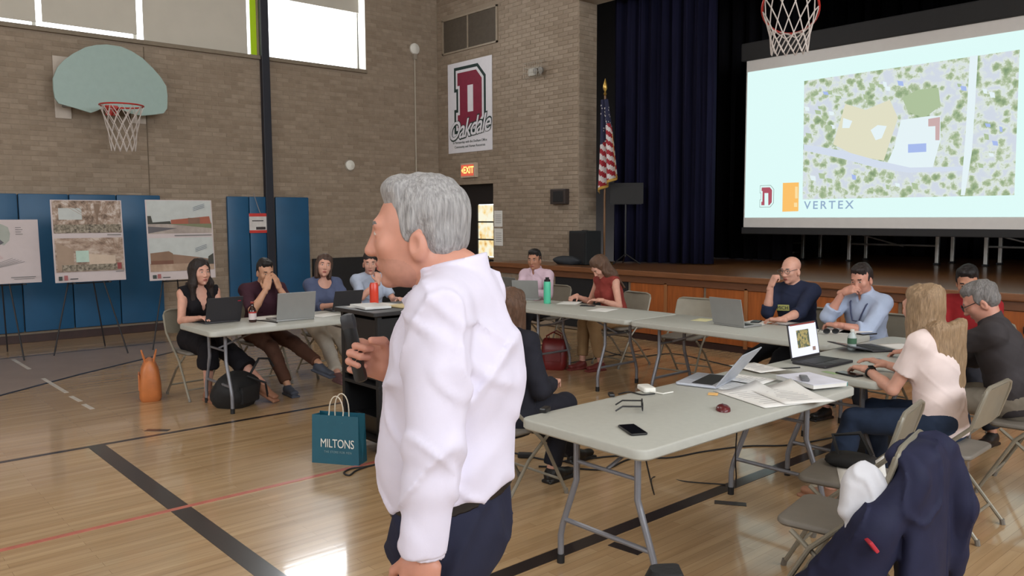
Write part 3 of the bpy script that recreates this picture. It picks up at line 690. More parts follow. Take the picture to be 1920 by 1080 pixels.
# music stand
ms = thing('music_stand', 'black music stand on the stage beside the flag', 'music stand', (4.40, 0.27, STZ))
MB().tube([(0, 0, 0.12), (0, 0, 0.95)], 0.014, 8).build('pole', M_BLACKGLOSS, ms)
mb = MB()
for a in (20, 140, 260): mb.tube([(0, 0, 0.16), (0.24*math.cos(R_(a)), 0.24*math.sin(R_(a)), 0.012)], 0.01, 6)
mb.build('tripod_base', M_BLACKGLOSS, ms)
tilt = euler(R_(-20), 0, R_(40))
MB().box((0, 0.02, 1.08), (0.50, 0.012, 0.34), tilt, bev=0.004).build('desk', M_BLACK, ms); MB().box(Vector((0, -0.02, 0.92)), (0.50, 0.05, 0.012), rotz(R_(40))).build('ledge', M_BLACKGLOSS, ms)
# stage loudspeaker and duffel
sp = thing('stage_speaker', 'black loudspeaker box standing on the stage against the pier', 'speaker', (3.72, -0.34, STZ))
q = ony(1080, 421, -0.42)
spw = 0.36
MB().box((0.24, 0.18, 0.26), (spw, 0.34, 0.51), bev=0.015).build('cabinet', mat('speaker_black', (20, 22, 24), 0.75), sp)
MB().box((0.24, 0.005, 0.26), (spw-0.05, 0.012, 0.45), bev=0.004).build('grille', M_BLACK, sp)
mb = MB().box((0.24, 0.18, 0.515), (0.12, 0.03, 0.02), bev=0.006); mb.build('handle', M_BLACKGLOSS, sp)
# flag on its pole
fp = thing('flag', 'furled american flag with gold fringe on a pole on stage', 'flag', (*ony(1133, 480, 0.15)[:2], STZ))
ftop = ony(1133, 180, 0.15)[2]-STZ
MB().lathe([(0.16, 0), (0.16, 0.02), (0.06, 0.05), (0.03, 0.09), (0, 0.09)], 18).build('base', mat('brass_dark', (120, 96, 50), 0.35, metal=0.8), fp, smooth=True)
MB().tube([(0, 0, 0.05), (0, 0, ftop)], 0.016, 8).build('pole', mat('flagpole_wood', (120, 84, 50), 0.4), fp)
mb = MB().lathe([(0.012, 0), (0.028, 0.03), (0.012, 0.06), (0.035, 0.11), (0.03, 0.17), (0.004, 0.26)], 10, (0, 0, ftop)); mb.build('spear_finial', mat('brass', (196, 160, 84), 0.3, metal=0.8), fp, smooth=True)
M_FR, M_FW, M_FB, M_FG = mat('flag_red', (150, 30, 44), 0.8), mat('flag_white', (206, 200, 200), 0.8), mat('flag_blue', (34, 36, 66), 0.8), mat('flag_fringe', (178, 138, 60), 0.7)
def flag_pt(s, t):
    """s across the folded cloth 0..1, t down 0..1"""
    w = 0.10+0.20*t; x = (s-0.35)*w*1.6 + 0.05*t
    y = -0.03+0.045*math.sin(s*15+2*t)*(0.4+t)
    z = ftop-0.06-1.42*t*(1-0.18*s)
    return (x*0.9, y-0.02, z)
mb = MB(); ns_, nt_ = 40, 60
V = [flag_pt(i/ns_, j/nt_) for j in range(nt_+1) for i in range(ns_+1)]; n0 = len(mb.v); mb.v += V
for j in range(nt_):
    for i in range(ns_):
        s, t = (i+.5)/ns_, (j+.5)/nt_
        st = t*1.0-0.55*s
        if t < 0.40+0.10*math.sin(s*6): m_ = 2
        else: m_ = int((t*1.25-0.55*s+1.0)*13) % 2
        if j >= nt_-2 or (i >= ns_-1 and t > .45): m_ = 3
        mb.f.append([n0+j*(ns_+1)+i, n0+j*(ns_+1)+i+1, n0+(j+1)*(ns_+1)+i+1, n0+(j+1)*(ns_+1)+i]); mb.m.append(m_)
fo = mb.build('flag_cloth', [M_FR, M_FW, M_FB, M_FG], fp, smooth=True, fixn=False)
sm = fo.modifiers.new('thick', 'SOLIDIFY'); sm.thickness = 0.004
mb = MB(); rng = random.Random(2)
for k in range(34):
    s, t = rng.uniform(0.05, 0.95), rng.uniform(0.06, 0.36); q = Vector(flag_pt(s, t))
    a = [(0.016 if i % 2 == 0 else 0.007) for i in range(10)]
    mb.add([(q.x+r*math.sin(2*math.pi*i/10), q.y-0.007, q.z+r*math.cos(2*math.pi*i/10)) for i, r in enumerate(a)], [tuple(range(10))])
mb.build('stars', M_FW, fo)
# ================================================================== tables and chairs
TZ = 0.735
M_TOP = mat('table_plastic', (176, 176, 168), 0.45, var=0.03, scale=30, bump=0.03, bscale=200)
M_LEG = mat('table_leg_grey', (128, 128, 134), 0.35, metal=0.35, var=0.05)
M_CHAIR = mat('chair_beige_metal', (140, 134, 120), 0.36, metal=0.15, var=0.06)
M_CHAIRD = mat('chair_vinyl', (118, 112, 104), 0.5, var=0.06)
def rrect(hx, hy, r, n=5):
    P = []
    for cx, cy, a0 in ((hx-r, hy-r, 0), (-hx+r, hy-r, 90), (-hx+r, -hy+r, 180), (hx-r, -hy+r, 270)):
        for k in range(n+1): a = R_(a0+90*k/n); P.append((cx+r*math.cos(a), cy+r*math.sin(a)))
    return P
def slab(mb, hx, hy, r, z0, z1, bev, c=(0, 0)):
    """rounded slab with softened top and bottom edges"""
    prof = [(bev, z0), (0, z0+bev), (0, z1-bev), (bev*0.35, z1-bev*0.3), (bev, z1)]
    n = len(rrect(hx, hy, r)); V = []
    for ins, z in prof: V += [(c[0]+x, c[1]+y, z) for x, y in rrect(hx-ins, hy-ins, max(r-ins, 0.004))]
    F = [tuple(range(n-1, -1, -1)), tuple(range((len(prof)-1)*n, len(prof)*n))]
    for k in range(len(prof)-1):
        F += [(k*n+i, k*n+(i+1) % n, (k+1)*n+(i+1) % n, (k+1)*n+i) for i in range(n)]
    return mb.add(V, F)
def folding_table(x0, x1, y0, y1, label, long_axis='y', inset=0.2):
    L = (y1-y0) if long_axis == 'y' else (x1-x0); Wd = (x1-x0) if long_axis == 'y' else (y1-y0)
    t = thing('folding_table', label, 'table', ((x0+x1)/2, (y0+y1)/2, 0), 0 if long_axis == 'y' else R_(-90), 'grey folding tables set in a horseshoe')
    hx, hy = Wd/2, L/2
    slab(MB(), hx, hy, 0.06, TZ-0.048, TZ, 0.008).build('table_top', M_TOP, t, smooth=True)
    for e in (-1, 1):
        y = e*(hy-inset)
        for s in (-1, 1):
            pts = [(s*0.185, y, TZ-0.05), (s*0.185, y, 0.44), (s*0.20, y, 0.40), (s*0.275, y, 0.20), (s*0.29, y, 0.14), (s*0.29, y, 0.02)]
            l = MB().tube(pts, 0.0155, 10).build('leg', M_LEG, t, smooth=True)
            MB().tube([(s*0.29, y, 0.0), (s*0.29, y, 0.045)], 0.019, 10).build('foot_cap', M_BLACK, l, smooth=True)
        MB().tube([(-0.265, y, 0.225), (0.265, y, 0.225)], 0.012, 8).build('cross_bar', M_LEG, t, smooth=True)
        MB().tube([(-0.185, y, 0.53), (0.185, y, 0.53)], 0.010, 8).build('cross_bar', M_LEG, t, smooth=True)
        MB().tube([(0, y, 0.53), (0, y-e*0.42, TZ-0.06)], 0.009, 8).build('brace', M_LEG, t, smooth=True)
        MB().box((0, y, TZ-0.06), (0.46, 0.05, 0.02), bev=0.004).build('leg_bracket', M_LEG, t)
    return t
folding_table(9.74, 10.49, -6.73, -4.88, 'nearest grey folding table with eyeglasses and a phone on it')
folding_table(9.78, 10.53, -4.70, -2.86, 'grey folding table with the lit laptop, beside the blonde woman')
folding_table(7.79, 9.66, -3.64, -2.89, 'grey folding table in front of the bald man', 'x')
folding_table(5.93, 7.77, -3.62, -2.87, 'long grey folding table with the mint bottle on it', 'x', 0.45)
folding_table(5.14, 5.90, -6.70, -4.86, 'grey folding table under the brown bottle and dark laptop')
folding_table(5.14, 5.90, -4.84, -3.00, 'grey folding table half hidden behind the standing man')

def make_chair():
    """folding chair facing local +x, origin on the floor under the seat"""
    t = thing('folding_chair', 'chair', 'chair', (0, 0, 0), 0, 'beige metal folding chairs')
    slab(MB(), 0.20, 0.195, 0.05, 0.415, 0.445, 0.010).build('seat', M_CHAIRD, t, smooth=True)
    # curved back panel
    V = []; n = 10
    for layer in (0, 0.012):
        for j, z in enumerate((0.585, 0.66, 0.74, 0.802)):
            for i in range(n+1):
                u = -1+2*i/n; zz = z - (0.02*abs(u)**4 if j == 3 else -0.015*abs(u)**4 if j == 0 else 0)
                x = -0.203-(zz-0.6)*0.28-0.012*(1-u*u)-layer+0.006
                V.append((x, u*0.212, zz))
    F = []; k = (n+1)*4
    for L in (0, 1):
        for j in range(3):
            for i in range(n): q = [L*k+j*(n+1)+i, L*k+j*(n+1)+i+1, L*k+(j+1)*(n+1)+i+1, L*k+(j+1)*(n+1)+i]; F.append(q if L == 0 else q[::-1])
    per = [i for i in range(n+1)]+[j*(n+1)+n for j in range(1, 4)]+[3*(n+1)+i for i in range(n-1, -1, -1)]+[j*(n+1) for j in (2, 1)]
    for a, b in zip(per, per[1:]+per[:1]): F.append([a, b, k+b, k+a])
    MB().add(V, F).build('backrest', M_CHAIR, t, smooth=True)
    # back frame and front legs are one bent tube per chair
    top = [(-0.262, -0.15, 0.805), (-0.262, 0.15, 0.805)]
    pts = [(0.235, -0.215, 0.012), (0.03, -0.215, 0.42-0.0), (-0.225, -0.215, 0.60), (-0.255, -0.212, 0.755), (-0.262, -0.195, 0.79), *top, (-0.262, 0.195, 0.79), (-0.255, 0.212, 0.755), (-0.225, 0.215, 0.60), (0.03, 0.215, 0.42), (0.235, 0.215, 0.012)]
    pts[1] = (0.045, -0.215, 0.36); pts[10] = (0.045, 0.215, 0.36); pts[2] = (-0.16, -0.215, 0.60); pts[9] = (-0.16, 0.215, 0.60)
    pts[2] = (-0.205, -0.215, 0.60); pts[9] = (-0.205, 0.215, 0.60)
    MB().tube(pts, 0.011, 8).build('frame', M_CHAIR, t, smooth=True)
    for s in (-1, 1):
        l = MB().tube([(0.13, s*0.198, 0.41), (-0.06, s*0.20, 0.26), (-0.26, s*0.205, 0.012)], 0.0105, 8).build('leg', M_CHAIR, t, smooth=True)
        MB().tube([(-0.258, s*0.205, 0.0), (-0.252, s*0.205, 0.03)], 0.014, 8).build('foot_cap', M_CHAIRD, l)
        MB().tube([(0.238, s*0.215, 0.0), (0.230, s*0.215, 0.03)], 0.014, 8).build('foot_cap', M_CHAIRD, t)
    MB().tube([(0.185, -0.215, 0.10), (0.185, 0.215, 0.10)], 0.008, 8).build('cross_bar', M_CHAIR, t)
    MB().tube([(-0.19, -0.203, 0.10), (-0.19, 0.203, 0.10)], 0.008, 8).build('cross_bar', M_CHAIR, t)
    return t
CH0 = make_chair(); _used = [False]
def chair(x, y, face_deg, label):
    o = CH0 if not _used[0] else copy_tree(CH0); _used[0] = True
    o.location = (x, y, 0); o.rotation_euler = (0, 0, R_(face_deg)); o['label'] = label
    return o
CHAIR_A = (10.98, -6.06, 190); CHAIR_B = (10.76, -5.50, 190); CHAIR_C = (10.84, -4.62, 182)
chair(*CHAIR_A, 'nearest beige folding chair with the navy jacket over its back')
chair(*CHAIR_B, 'empty beige folding chair with papers and a dark bag on its seat')
chair(*CHAIR_C, 'beige folding chair under the blonde woman')
chair(11.02, -3.72, 185, 'beige folding chair under the man in the dark jacket')
chair(7.46, -2.36, -80, 'empty folding chair between the woman writing and the bald man')
chair(6.52, -2.28, -95, 'folding chair under the woman writing in a red top')
chair(5.27, -2.26, -80, 'folding chair under the man in the pale pink shirt')
chair(8.72, -2.30, -90, 'folding chair under the bald man')
chair(9.40, -2.28, -95, 'folding chair under the man in the light blue shirt')
chair(10.16, -2.20, -92, 'folding chair under the person in red by the stage')
chair(4.86, -6.42, 5, 'folding chair under the woman in the black dress')
chair(4.74, -5.75, 0, 'folding chair under the man covering his face')
chair(4.72, -5.02, 0, 'folding chair under the woman in slate blue top')
chair(4.66, -4.40, 0, 'folding chair under the woman with the ponytail')
chair(8.93, -6.04, 90, 'folding chair under the person in the dark suit')

# ================================================================== laptops
M_ALUM = mat('laptop_silver', (150, 150, 148), 0.4, metal=0.25, var=0.03); M_SPACE = mat('laptop_grey', (118, 117, 114), 0.4, metal=0.25, var=0.03)
M_LAPB = mat('laptop_black', (44, 42, 46), 0.5, var=0.06); M_KEYS = mat('laptop_keys', (28, 28, 30), 0.6)
M_OFF = mat('dark_display', (16, 17, 20), 0.15)
def laptop(x, y, face_deg, open_deg, label, body, w=0.31, d=0.215, screen=None, logo=None, z=TZ, h=None):
    """local +y points away from the user, hinge at the far edge"""
    t = thing('laptop', label, 'laptop', (x, y, z), R_(face_deg)); h = h or d
    b = MB(); slab(b, w/2, d/2, 0.012, 0.002, 0.017, 0.003); b.build('base', body, t, smooth=True)
    MB().box((0, d*0.12, 0.0178), (w*0.86, d*0.5, 0.002)).build('keyboard', M_KEYS, t)
    MB().box((0, -d*0.30, 0.0176), (w*0.32, d*0.26, 0.0015)).build('touchpad', body, t)
    a = R_(open_deg)   # 0 closed, 90 upright
    up = Vector((0, -math.cos(a), math.sin(a))); nr = Vector((0, math.sin(a), math.cos(a)))   # nr: out of the lid's back
    o = Vector((0, d/2-0.004, 0.018)); M = axes(Vector((1, 0, 0)), up, Vector((1, 0, 0)).cross(up))
    lid = MB().box(o+up*h/2+nr*0.004, (w, h, 0.007), M, bev=0.003).build('lid', body, t)
    sc = MB().box(o+up*(h*0.5+0.004)-nr*0.0004, (w*0.94, h*0.86, 0.0014), M).build('display', screen or M_OFF, lid)
    if logo:
        MB().lathe([(0.014, 0), (0.014, 0.001), (0.0, 0.001)], 12, o+up*h*0.5+nr*0.0078, axes(Vector((1, 0, 0)), up, Vector((1, 0, 0)).cross(up))).build('round_emblem', logo, lid)
    t['_frame'] = 0; del t['_frame']
    return t, lid, o, up, nr
def P(x, y, z=TZ): return onz(x, y, z)
p = P(412, 606); t, lid, o, up, nr = laptop(p[0]-0.12, p[1]+0.03, -88, 108, 'charcoal laptop with small red mark in front of woman in black', M_LAPB, 0.33, 0.23)
MB().box(o+up*0.19+nr*0.009+Vector((-0.13, 0, 0)), (0.03, 0.006, 0.001), axes(Vector((1, 0, 0)), up, Vector((1, 0, 0)).cross(up))).build('red_mark', mat('logo_red', (190, 40, 60), 0.5), lid)
p = P(556, 601); laptop(p[0]-0.13, p[1], -92, 100, 'large silver laptop in front of the man covering his face', M_ALUM, 0.37, 0.25)
p = P(660, 583); laptop(p[0]-0.15, p[1]-0.03, -94, 112, 'black laptop in front of the woman in slate blue', M_LAPB, 0.31, 0.21)
p = P(962, 559); laptop(p[0], p[1]+0.10, 174, 106, 'silver laptop with dark round emblem before man in pink shirt', M_SPACE, 0.34, 0.24, logo=M_BLACK)
p = P(990, 563); laptop(p[0]-0.10, p[1]+0.09, 215, 106, 'plain silver laptop beside the mint green bottle', M_ALUM, 0.30, 0.22)
p = P(1368, 612); laptop(p[0], p[1]+0.12, 174, 104, 'silver laptop facing the bald man at the long table', M_ALUM, 0.34, 0.235)
p = P(1345, 724); laptop(p[0]-0.11, p[1]+0.05, -75, 128, 'silver laptop tilted wide open on the nearest table', mat('laptop_pale', (178, 182, 192), 0.35, metal=0.2), 0.34, 0.235)
M_SCRW = emat('screen_white', (238, 240, 255), 1.15)
p = P(1548, 682); t, lid, o, up, nr = laptop(p[0]-0.02, p[1], 88, 100, 'black laptop with a lit slide showing an aerial photo', M_LAPB, 0.34, 0.235, screen=M_SCRW)
MF = axes(Vector((1, 0, 0)), up, Vector((1, 0, 0)).cross(up))
E_AER = emat('screen_aerial', (120, 126, 96), 1.0, tex=(40.0, [(0.35, (70, 80, 62)), (0.5, (126, 130, 92)), (0.62, (190, 170, 110)), (0.75, (96, 104, 84))]))
MB().box(o+up*0.13-nr*0.0016+Vector((-0.01, 0, 0)), (0.145, 0.115, 0.0008), MF).build('screen_picture', E_AER, lid)
MB().box(o+up*0.225-nr*0.0016, (0.29, 0.010, 0.0008), MF).build('screen_toolbar', emat('screen_red', (150, 70, 62), 0.9), lid)
MB().box(o+up*0.055-nr*0.0016+Vector((0.105, 0, 0)), (0.035, 0.025, 0.0008), MF).build('screen_logo', emat('screen_brown', (170, 140, 130), 0.9), lid)
p = P(1622, 656); laptop(p[0]+0.02, p[1]+0.06, 150, 170, 'thin dark tablet laptop lying open before man in dark jacket', M_LAPB, 0.27, 0.18)

# ================================================================== small things on the tables
def sheet(x, y, rot, w, h, label, m=None, z=TZ+0.001, curl=0.0):
    n = 6; V = []
    for j in range(n+1):
        for i in range(n+1):
            u, v = i/n-.5, j/n-.5; V.append((u*w, v*h, 0.0006+curl*(max(0, u+v-0.2))**2))
    F = [(j*(n+1)+i, j*(n+1)+i+1, (j+1)*(n+1)+i+1, (j+1)*(n+1)+i) for j in range(n) for i in range(n)]
    o = MB().add(V, F).build('paper_sheet', m or M_PAPER, None, smooth=True, fixn=False); o.location = (x, y, z); o.rotation_euler = (0, 0, R_(rot))
    s = o.modifiers.new('thick', 'SOLIDIFY'); s.thickness = 0.0006
    return tag(o, label, 'paper')
def printed(o, w, h, dark=True):
    mb = MB(); rng = random.Random(int(abs(o.location.x)*100))
    for k in range(9): mb.box(((rng.random()-.5)*0.02, h*(0.36-0.085*k), 0.0019), (w*rng.uniform(0.4, 0.8), 0.004, 0.0005))
    mb.build('print', mat('faint_print', (172, 170, 172), 0.8), o)
def phone(x, y, rot, label, w=0.075, h=0.155, z=TZ):
    t = thing('phone', label, 'phone', (x, y, z+0.001), R_(rot))
    slab(MB(), w/2, h/2, 0.012, 0, 0.009, 0.002).build('case', M_BLACKGLOSS, t, smooth=True)
    MB().box((0, 0, 0.0094), (w*0.88, h*0.92, 0.0008)).build('display', M_OFF, t)
    return t
def mouse(x, y, rot, label, rgb, s=1.0):
    t = thing('computer_mouse', label, 'mouse', (x, y, TZ+0.001), R_(rot))
    V = []; F = []; nu, nv = 14, 6
    for j in range(nv+1):
        ph = (j/nv)*math.pi/2
        for i in range(nu):
            a = 2*math.pi*i/nu; V.append((0.034*s*math.cos(a)*math.cos(ph)**0.6, 0.056*s*math.sin(a)*math.cos(ph)**0.6, 0.024*s*math.sin(ph)))
    for j in range(nv):
        for i in range(nu): F.append((j*nu+i, j*nu+(i+1) % nu, (j+1)*nu+(i+1) % nu, (j+1)*nu+i))
    F.append(tuple(range(nu-1, -1, -1)))
    MB().add(V, F).build('shell', mat('mouse_%d' % rgb[0], rgb, 0.3), t, smooth=True)
    MB().box((0, 0.030*s, 0.019*s), (0.006, 0.016, 0.008), bev=0.002).build('wheel', M_BLACK, t)
    return t
def cable(name, pts, r, m, label, cat='cable'):
    # smooth curve through points (Catmull-Rom)
    Pp = [Vector([float(a) for a in q]) for q in pts]; out = []
    for i in range(len(Pp)-1):
        a, b, c, d = Pp[max(i-1, 0)], Pp[i], Pp[i+1], Pp[min(i+2, len(Pp)-1)]
        for k in range(6):
            t = k/6; out.append(0.5*((2*b)+(c-a)*t+(2*a-5*b+4*c-d)*t*t+(3*b-a-3*c+d)*t**3))
    out.append(Pp[-1])
    o = MB().tube(out, r, 6).build(name, m, None, smooth=True)
    return tag(o, label, cat)
def eyeglasses(name, label, o, ax, ay, az, m, w=0.14, lens=None, th=0.0022, parent=None):
    """ax across, ay towards the ear ends, az up; origin at the bridge"""
    o, ax, ay, az = [Vector([float(a) for a in q]) for q in (o, ax, ay, az)]
    if parent is None: t = thing(name, label, 'eyeglasses', o); base = Vector((0, 0, 0))
    else: t = parent; base = o-parent.location
    mb = MB()
    for s in (-1, 1):
        c = base+ax*s*w*0.25
        mb.tube([c+ax*0.027*math.cos(a)+az*0.020*math.sin(a) for a in [2*math.pi*k/16 for k in range(16)]], th, 5, closed=True)
        e = base+ax*s*w*0.46+az*0.006
        mb.tube([c+ax*s*0.027+az*0.006, e, e+ay*0.10, e+ay*0.135-az*0.022], th*1.2, 5)
    mb.tube([base-ax*w*0.08+az*0.004, base+az*0.009, base+ax*w*0.08+az*0.004], 0.002, 5)
    fr = mb.build('glasses_frame', m, t)
    for s in (-1, 1):
        c = base+ax*s*w*0.25; MB().add([c+ax*0.025*math.cos(a)+az*0.018*math.sin(a) for a in [2*math.pi*k/16 for k in range(16)]], [tuple(range(16))]).build('lens', lens or glassmat(), fr, fixn=False)
    return t
# nearest table
p = P(1186, 808); phone(p[0], p[1], 62, 'black phone lying on the nearest table beside eyeglasses', 0.08, 0.165)
p = P(1204, 771); vb2 = Vector((-0.75, -0.66, 0))
eyeglasses('eyeglasses', 'dark-framed eyeglasses folded open on the nearest table', (p[0], p[1], TZ+0.032), (0.66, -0.75, 0), (-0.72, -0.62, -0.02), (0, 0, 1), M_BLACKGLOSS, th=0.0036)
p = P(1356, 769); mouse(p[0], p[1], 40, 'dark red mouse on the nearest table', (92, 30, 34), 1.05)
p = P(1022, 772); tag(MB().box((p[0], p[1], TZ+0.012), (0.035, 0.07, 0.022), rotz(R_(25)), bev=0.006).build('cable_clip', M_BLACKGLOSS), 'small black clip at the far corner of nearest table', 'clip')
pw = thing('white_adapter', 'white adapter with grey cables beside the tilted laptop', 'adapter', (*P(1212, 733)[:2], TZ), R_(60))
slab(MB(), 0.035, 0.06, 0.015, 0.001, 0.028, 0.006).build('body', M_WHITE, pw, smooth=True)
MB().tube([(0, -0.06, 0.01), (0.05, -0.11, 0.006), (0.12, -0.08, 0.006)], 0.004, 6).build('cord', M_WHITE, pw)
cable('cable', [(*P(1160, 741)[:2], TZ+0.006), (*P(1180, 737)[:2], TZ+0.006), (*P(1205, 742)[:2], TZ+0.006), (*P(1228, 740)[:2], TZ+0.006)], 0.004, M_BLACKGLOSS, 'short dark cable lying beside the white adapter')
p = P(1166, 742); tag(MB().box((p[0]-0.03, p[1]-0.05, TZ+0.009), (0.03, 0.06, 0.016), rotz(R_(50)), bev=0.005).build('car_key', M_BLACKGLOSS), 'small black key fob by the white adapter', 'key')
for k, (x, y, r, w, h, lab) in enumerate([(1385, 728, 80, 0.21, 0.30, 'white printed sheet under the stack beside tilted laptop'), (1425, 745, 70, 0.28, 0.43, 'large white plan sheet with markings nearest the table edge'), (1400, 712, 95, 0.21, 0.28, 'white sheet behind the tilted laptop lid'), (1478, 742, 62, 0.28, 0.40, 'white plan sheet overlapping beneath the notebook'), (1420, 692, 75, 0.21, 0.28, 'white sheet at the far edge beyond the tilted laptop')]):
    p = P(x, y); o = sheet(p[0], p[1], r, w, h, lab, z=TZ+0.001+0.0022*k, curl=0.06 if k in (1, 3) else 0.0); printed(o, w, h)
p = P(1337, 740); tag(MB().box((p[0], p[1], TZ+0.004), (0.05, 0.05, 0.004), rotz(R_(30))).build('sticky_note_pad', mat('sticky_orange', (226, 178, 110), 0.8)), 'orange sticky notes by the papers on nearest table', 'sticky notes')
nb = thing('notebook', 'thick white ring notebook with teal edge on nearest table', 'notebook', (*P(1520, 722)[:2], TZ+0.013), R_(70))
MB().box((0, 0, 0.012), (0.23, 0.30, 0.022), bev=0.003).build('pages', M_PAPER, nb); MB().box((0, 0, 0.0245), (0.235, 0.305, 0.003)).build('cover', mat('cover_white', (214, 214, 226), 0.6), nb); MB().box((0.117, 0, 0.012), (0.004, 0.30, 0.024)).build('teal_edge', mat('teal_edge', (70, 150, 150), 0.6), nb)
rc_ = thing('voice_recorder', 'slim grey recorder lying on the white notebook', 'recorder', (*P(1508, 711, TZ+0.04)[:2], TZ+0.0395), R_(35))
slab(MB(), 0.022, 0.065, 0.008, 0, 0.014, 0.003).build('body', mat('recorder_grey', (96, 96, 100), 0.4), rc_, smooth=True); MB().box((0, 0.02, 0.0145), (0.03, 0.04, 0.001)).build('display', M_OFF, rc_)
# table beside the blonde woman
p = P(1645, 680); mouse(p[0], p[1], 80, 'black mouse beyond the blonde woman hands', (24, 24, 26), 1.1)
p = P(1592, 703); phone(p[0], p[1], 75, 'dark phone by the blonde woman wrist', 0.075, 0.15)
p = P(1568, 700); sheet(p[0]-0.03, p[1]-0.01, 80, 0.05, 0.10, 'green sticky label beside the dark phone', mat('label_green', (150, 176, 130), 0.8))
cable('cable', [(*P(1500, 690)[:2], TZ+0.005), (*P(1470, 692)[:2], TZ+0.005), (*P(1440, 692)[:2], TZ+0.005)], 0.004, M_BLACKGLOSS, 'black cable trailing from the lit laptop')
def bottle(name, label, x, y, prof, m, cap=None, capm=None, band=None, bandm=None, z=TZ, cat='bottle', n=18):
    t = thing(name, label, cat, (x, y, z)); MB().lathe(prof, n).build('body', m, t, smooth=True)
    if cap: MB().lathe(cap, n).build('cap', capm, t, smooth=True)
    if band: MB().lathe(band, n).build('label_band', bandm, t, smooth=True)
    return t
p = P(1597, 656); bottle('water_bottle', 'small clear water bottle with green and white label', p[0], p[1], [(0.026, 0.001), (0.030, 0.01), (0.028, 0.06), (0.030, 0.09), (0.020, 0.115), (0.012, 0.125), (0.012, 0.13)], mat('clear_plastic', (190, 200, 200), 0.15, var=0.05), [(0.014, 0.13), (0.014, 0.146), (0, 0.147)], M_WHITE, [(0.0312, 0.045), (0.0312, 0.085)], mat('bottle_green_label', (70, 110, 84), 0.6))
p = P(1558, 628); eyeglasses('sunglasses', 'black sunglasses lying near the man in light blue', (p[0], p[1], TZ+0.03), (0.66, 0.75, 0), (-0.6, 0.6, -0.05), (0, 0, 1), M_BLACKGLOSS, lens=M_OFF)
for k, (x, y, r, w, h, lab) in enumerate([(1570, 620, 20, 0.21, 0.28, 'white sheet under the sunglasses'), (1605, 622, 10, 0.21, 0.28, 'white sheet under the light blue man forearm'), (1485, 607, 15, 0.30, 0.21, 'white sheet before the bald man'), (1418, 605, 5, 0.21, 0.28, 'white sheet beside the laptop facing the bald man'), (1690, 650, 60, 0.21, 0.28, 'white sheet at the far side near blonde woman shoulder')]):
    p = P(x, y); sheet(p[0], p[1], r, w, h, lab)
p = P(1418, 604); phone(p[0], p[1], 20, 'black phone on paper beside the bald man laptop')
p = P(1625, 627); phone(p[0], p[1], -20, 'dark phone before the light blue man wrist')
p = P(1318, 600); sheet(p[0], p[1], 10, 0.15, 0.20, 'pale yellow note half behind the bald man laptop', mat('note_yellow', (214, 208, 160), 0.8))
# long table with the mint bottle
p = P(1026, 569); bottle('drink_bottle', 'mint green tall bottle with black lid', p[0], p[1], [(0.036, 0.001), (0.039, 0.01), (0.039, 0.225), (0.035, 0.24), (0, 0.24)], mat('mint_enamel', (84, 196, 158), 0.4, var=0.03), [(0.034, 0.24), (0.034, 0.26), (0.02, 0.265), (0.02, 0.285), (0, 0.286)], M_BLACKGLOSS)
for (x, y, r, w, h, lab) in [(1068, 568, 30, 0.22, 0.30, 'white paper the woman in red is writing on'), (1130, 581, 15, 0.22, 0.30, 'white paper beside the phone at the table end'), (1250, 588, 20, 0.05, 0.25, 'white paper strip at the joint of two tables')][:2]:
    p = P(x, y); sheet(p[0], p[1], r, w, h, lab)
p = P(1102, 574); phone(p[0], p[1], -60, 'black phone between two papers before woman in red', 0.08, 0.16)
# table of the woman in black
p = P(474, 604); bottle('sauce_bottle', 'brown glass bottle with red and white label', p[0], p[1], [(0.031, 0.001), (0.034, 0.01), (0.034, 0.10), (0.026, 0.125), (0.014, 0.145), (0.013, 0.17), (0.015, 0.172)], mat('brown_glass', (46, 20, 16), 0.12), [(0.016, 0.172), (0.016, 0.186), (0, 0.187)], mat('cap_red', (150, 60, 50), 0.4), [(0.0348, 0.025), (0.0348, 0.085)], mat('label_pinkwhite', (206, 190, 190), 0.6))
mbb = MB().lathe([(0.0352, 0.083), (0.0352, 0.098)], 18); o_ = mbb.build('red_band', mat('band_red', (170, 46, 46), 0.5)); o_.parent = [o for o in COL.objects if o.name.startswith('sauce_bottle')][0]
for (x, y, r, w, h, lab) in [(505, 597, 10, 0.21, 0.28, 'white papers between bottle and large silver laptop'), (618, 592, 20, 0.21, 0.30, 'white paper hanging near the black laptop')]:
    p = P(x, y); sheet(p[0]-0.08, p[1], r, w, h, lab)
cable('cable', [(*P(480, 601)[:2], TZ+0.005), (*P(500, 603)[:2], TZ+0.005), (*P(520, 606)[:2], TZ+0.005)], 0.005, M_BLACKGLOSS, 'black cable beside the brown bottle')
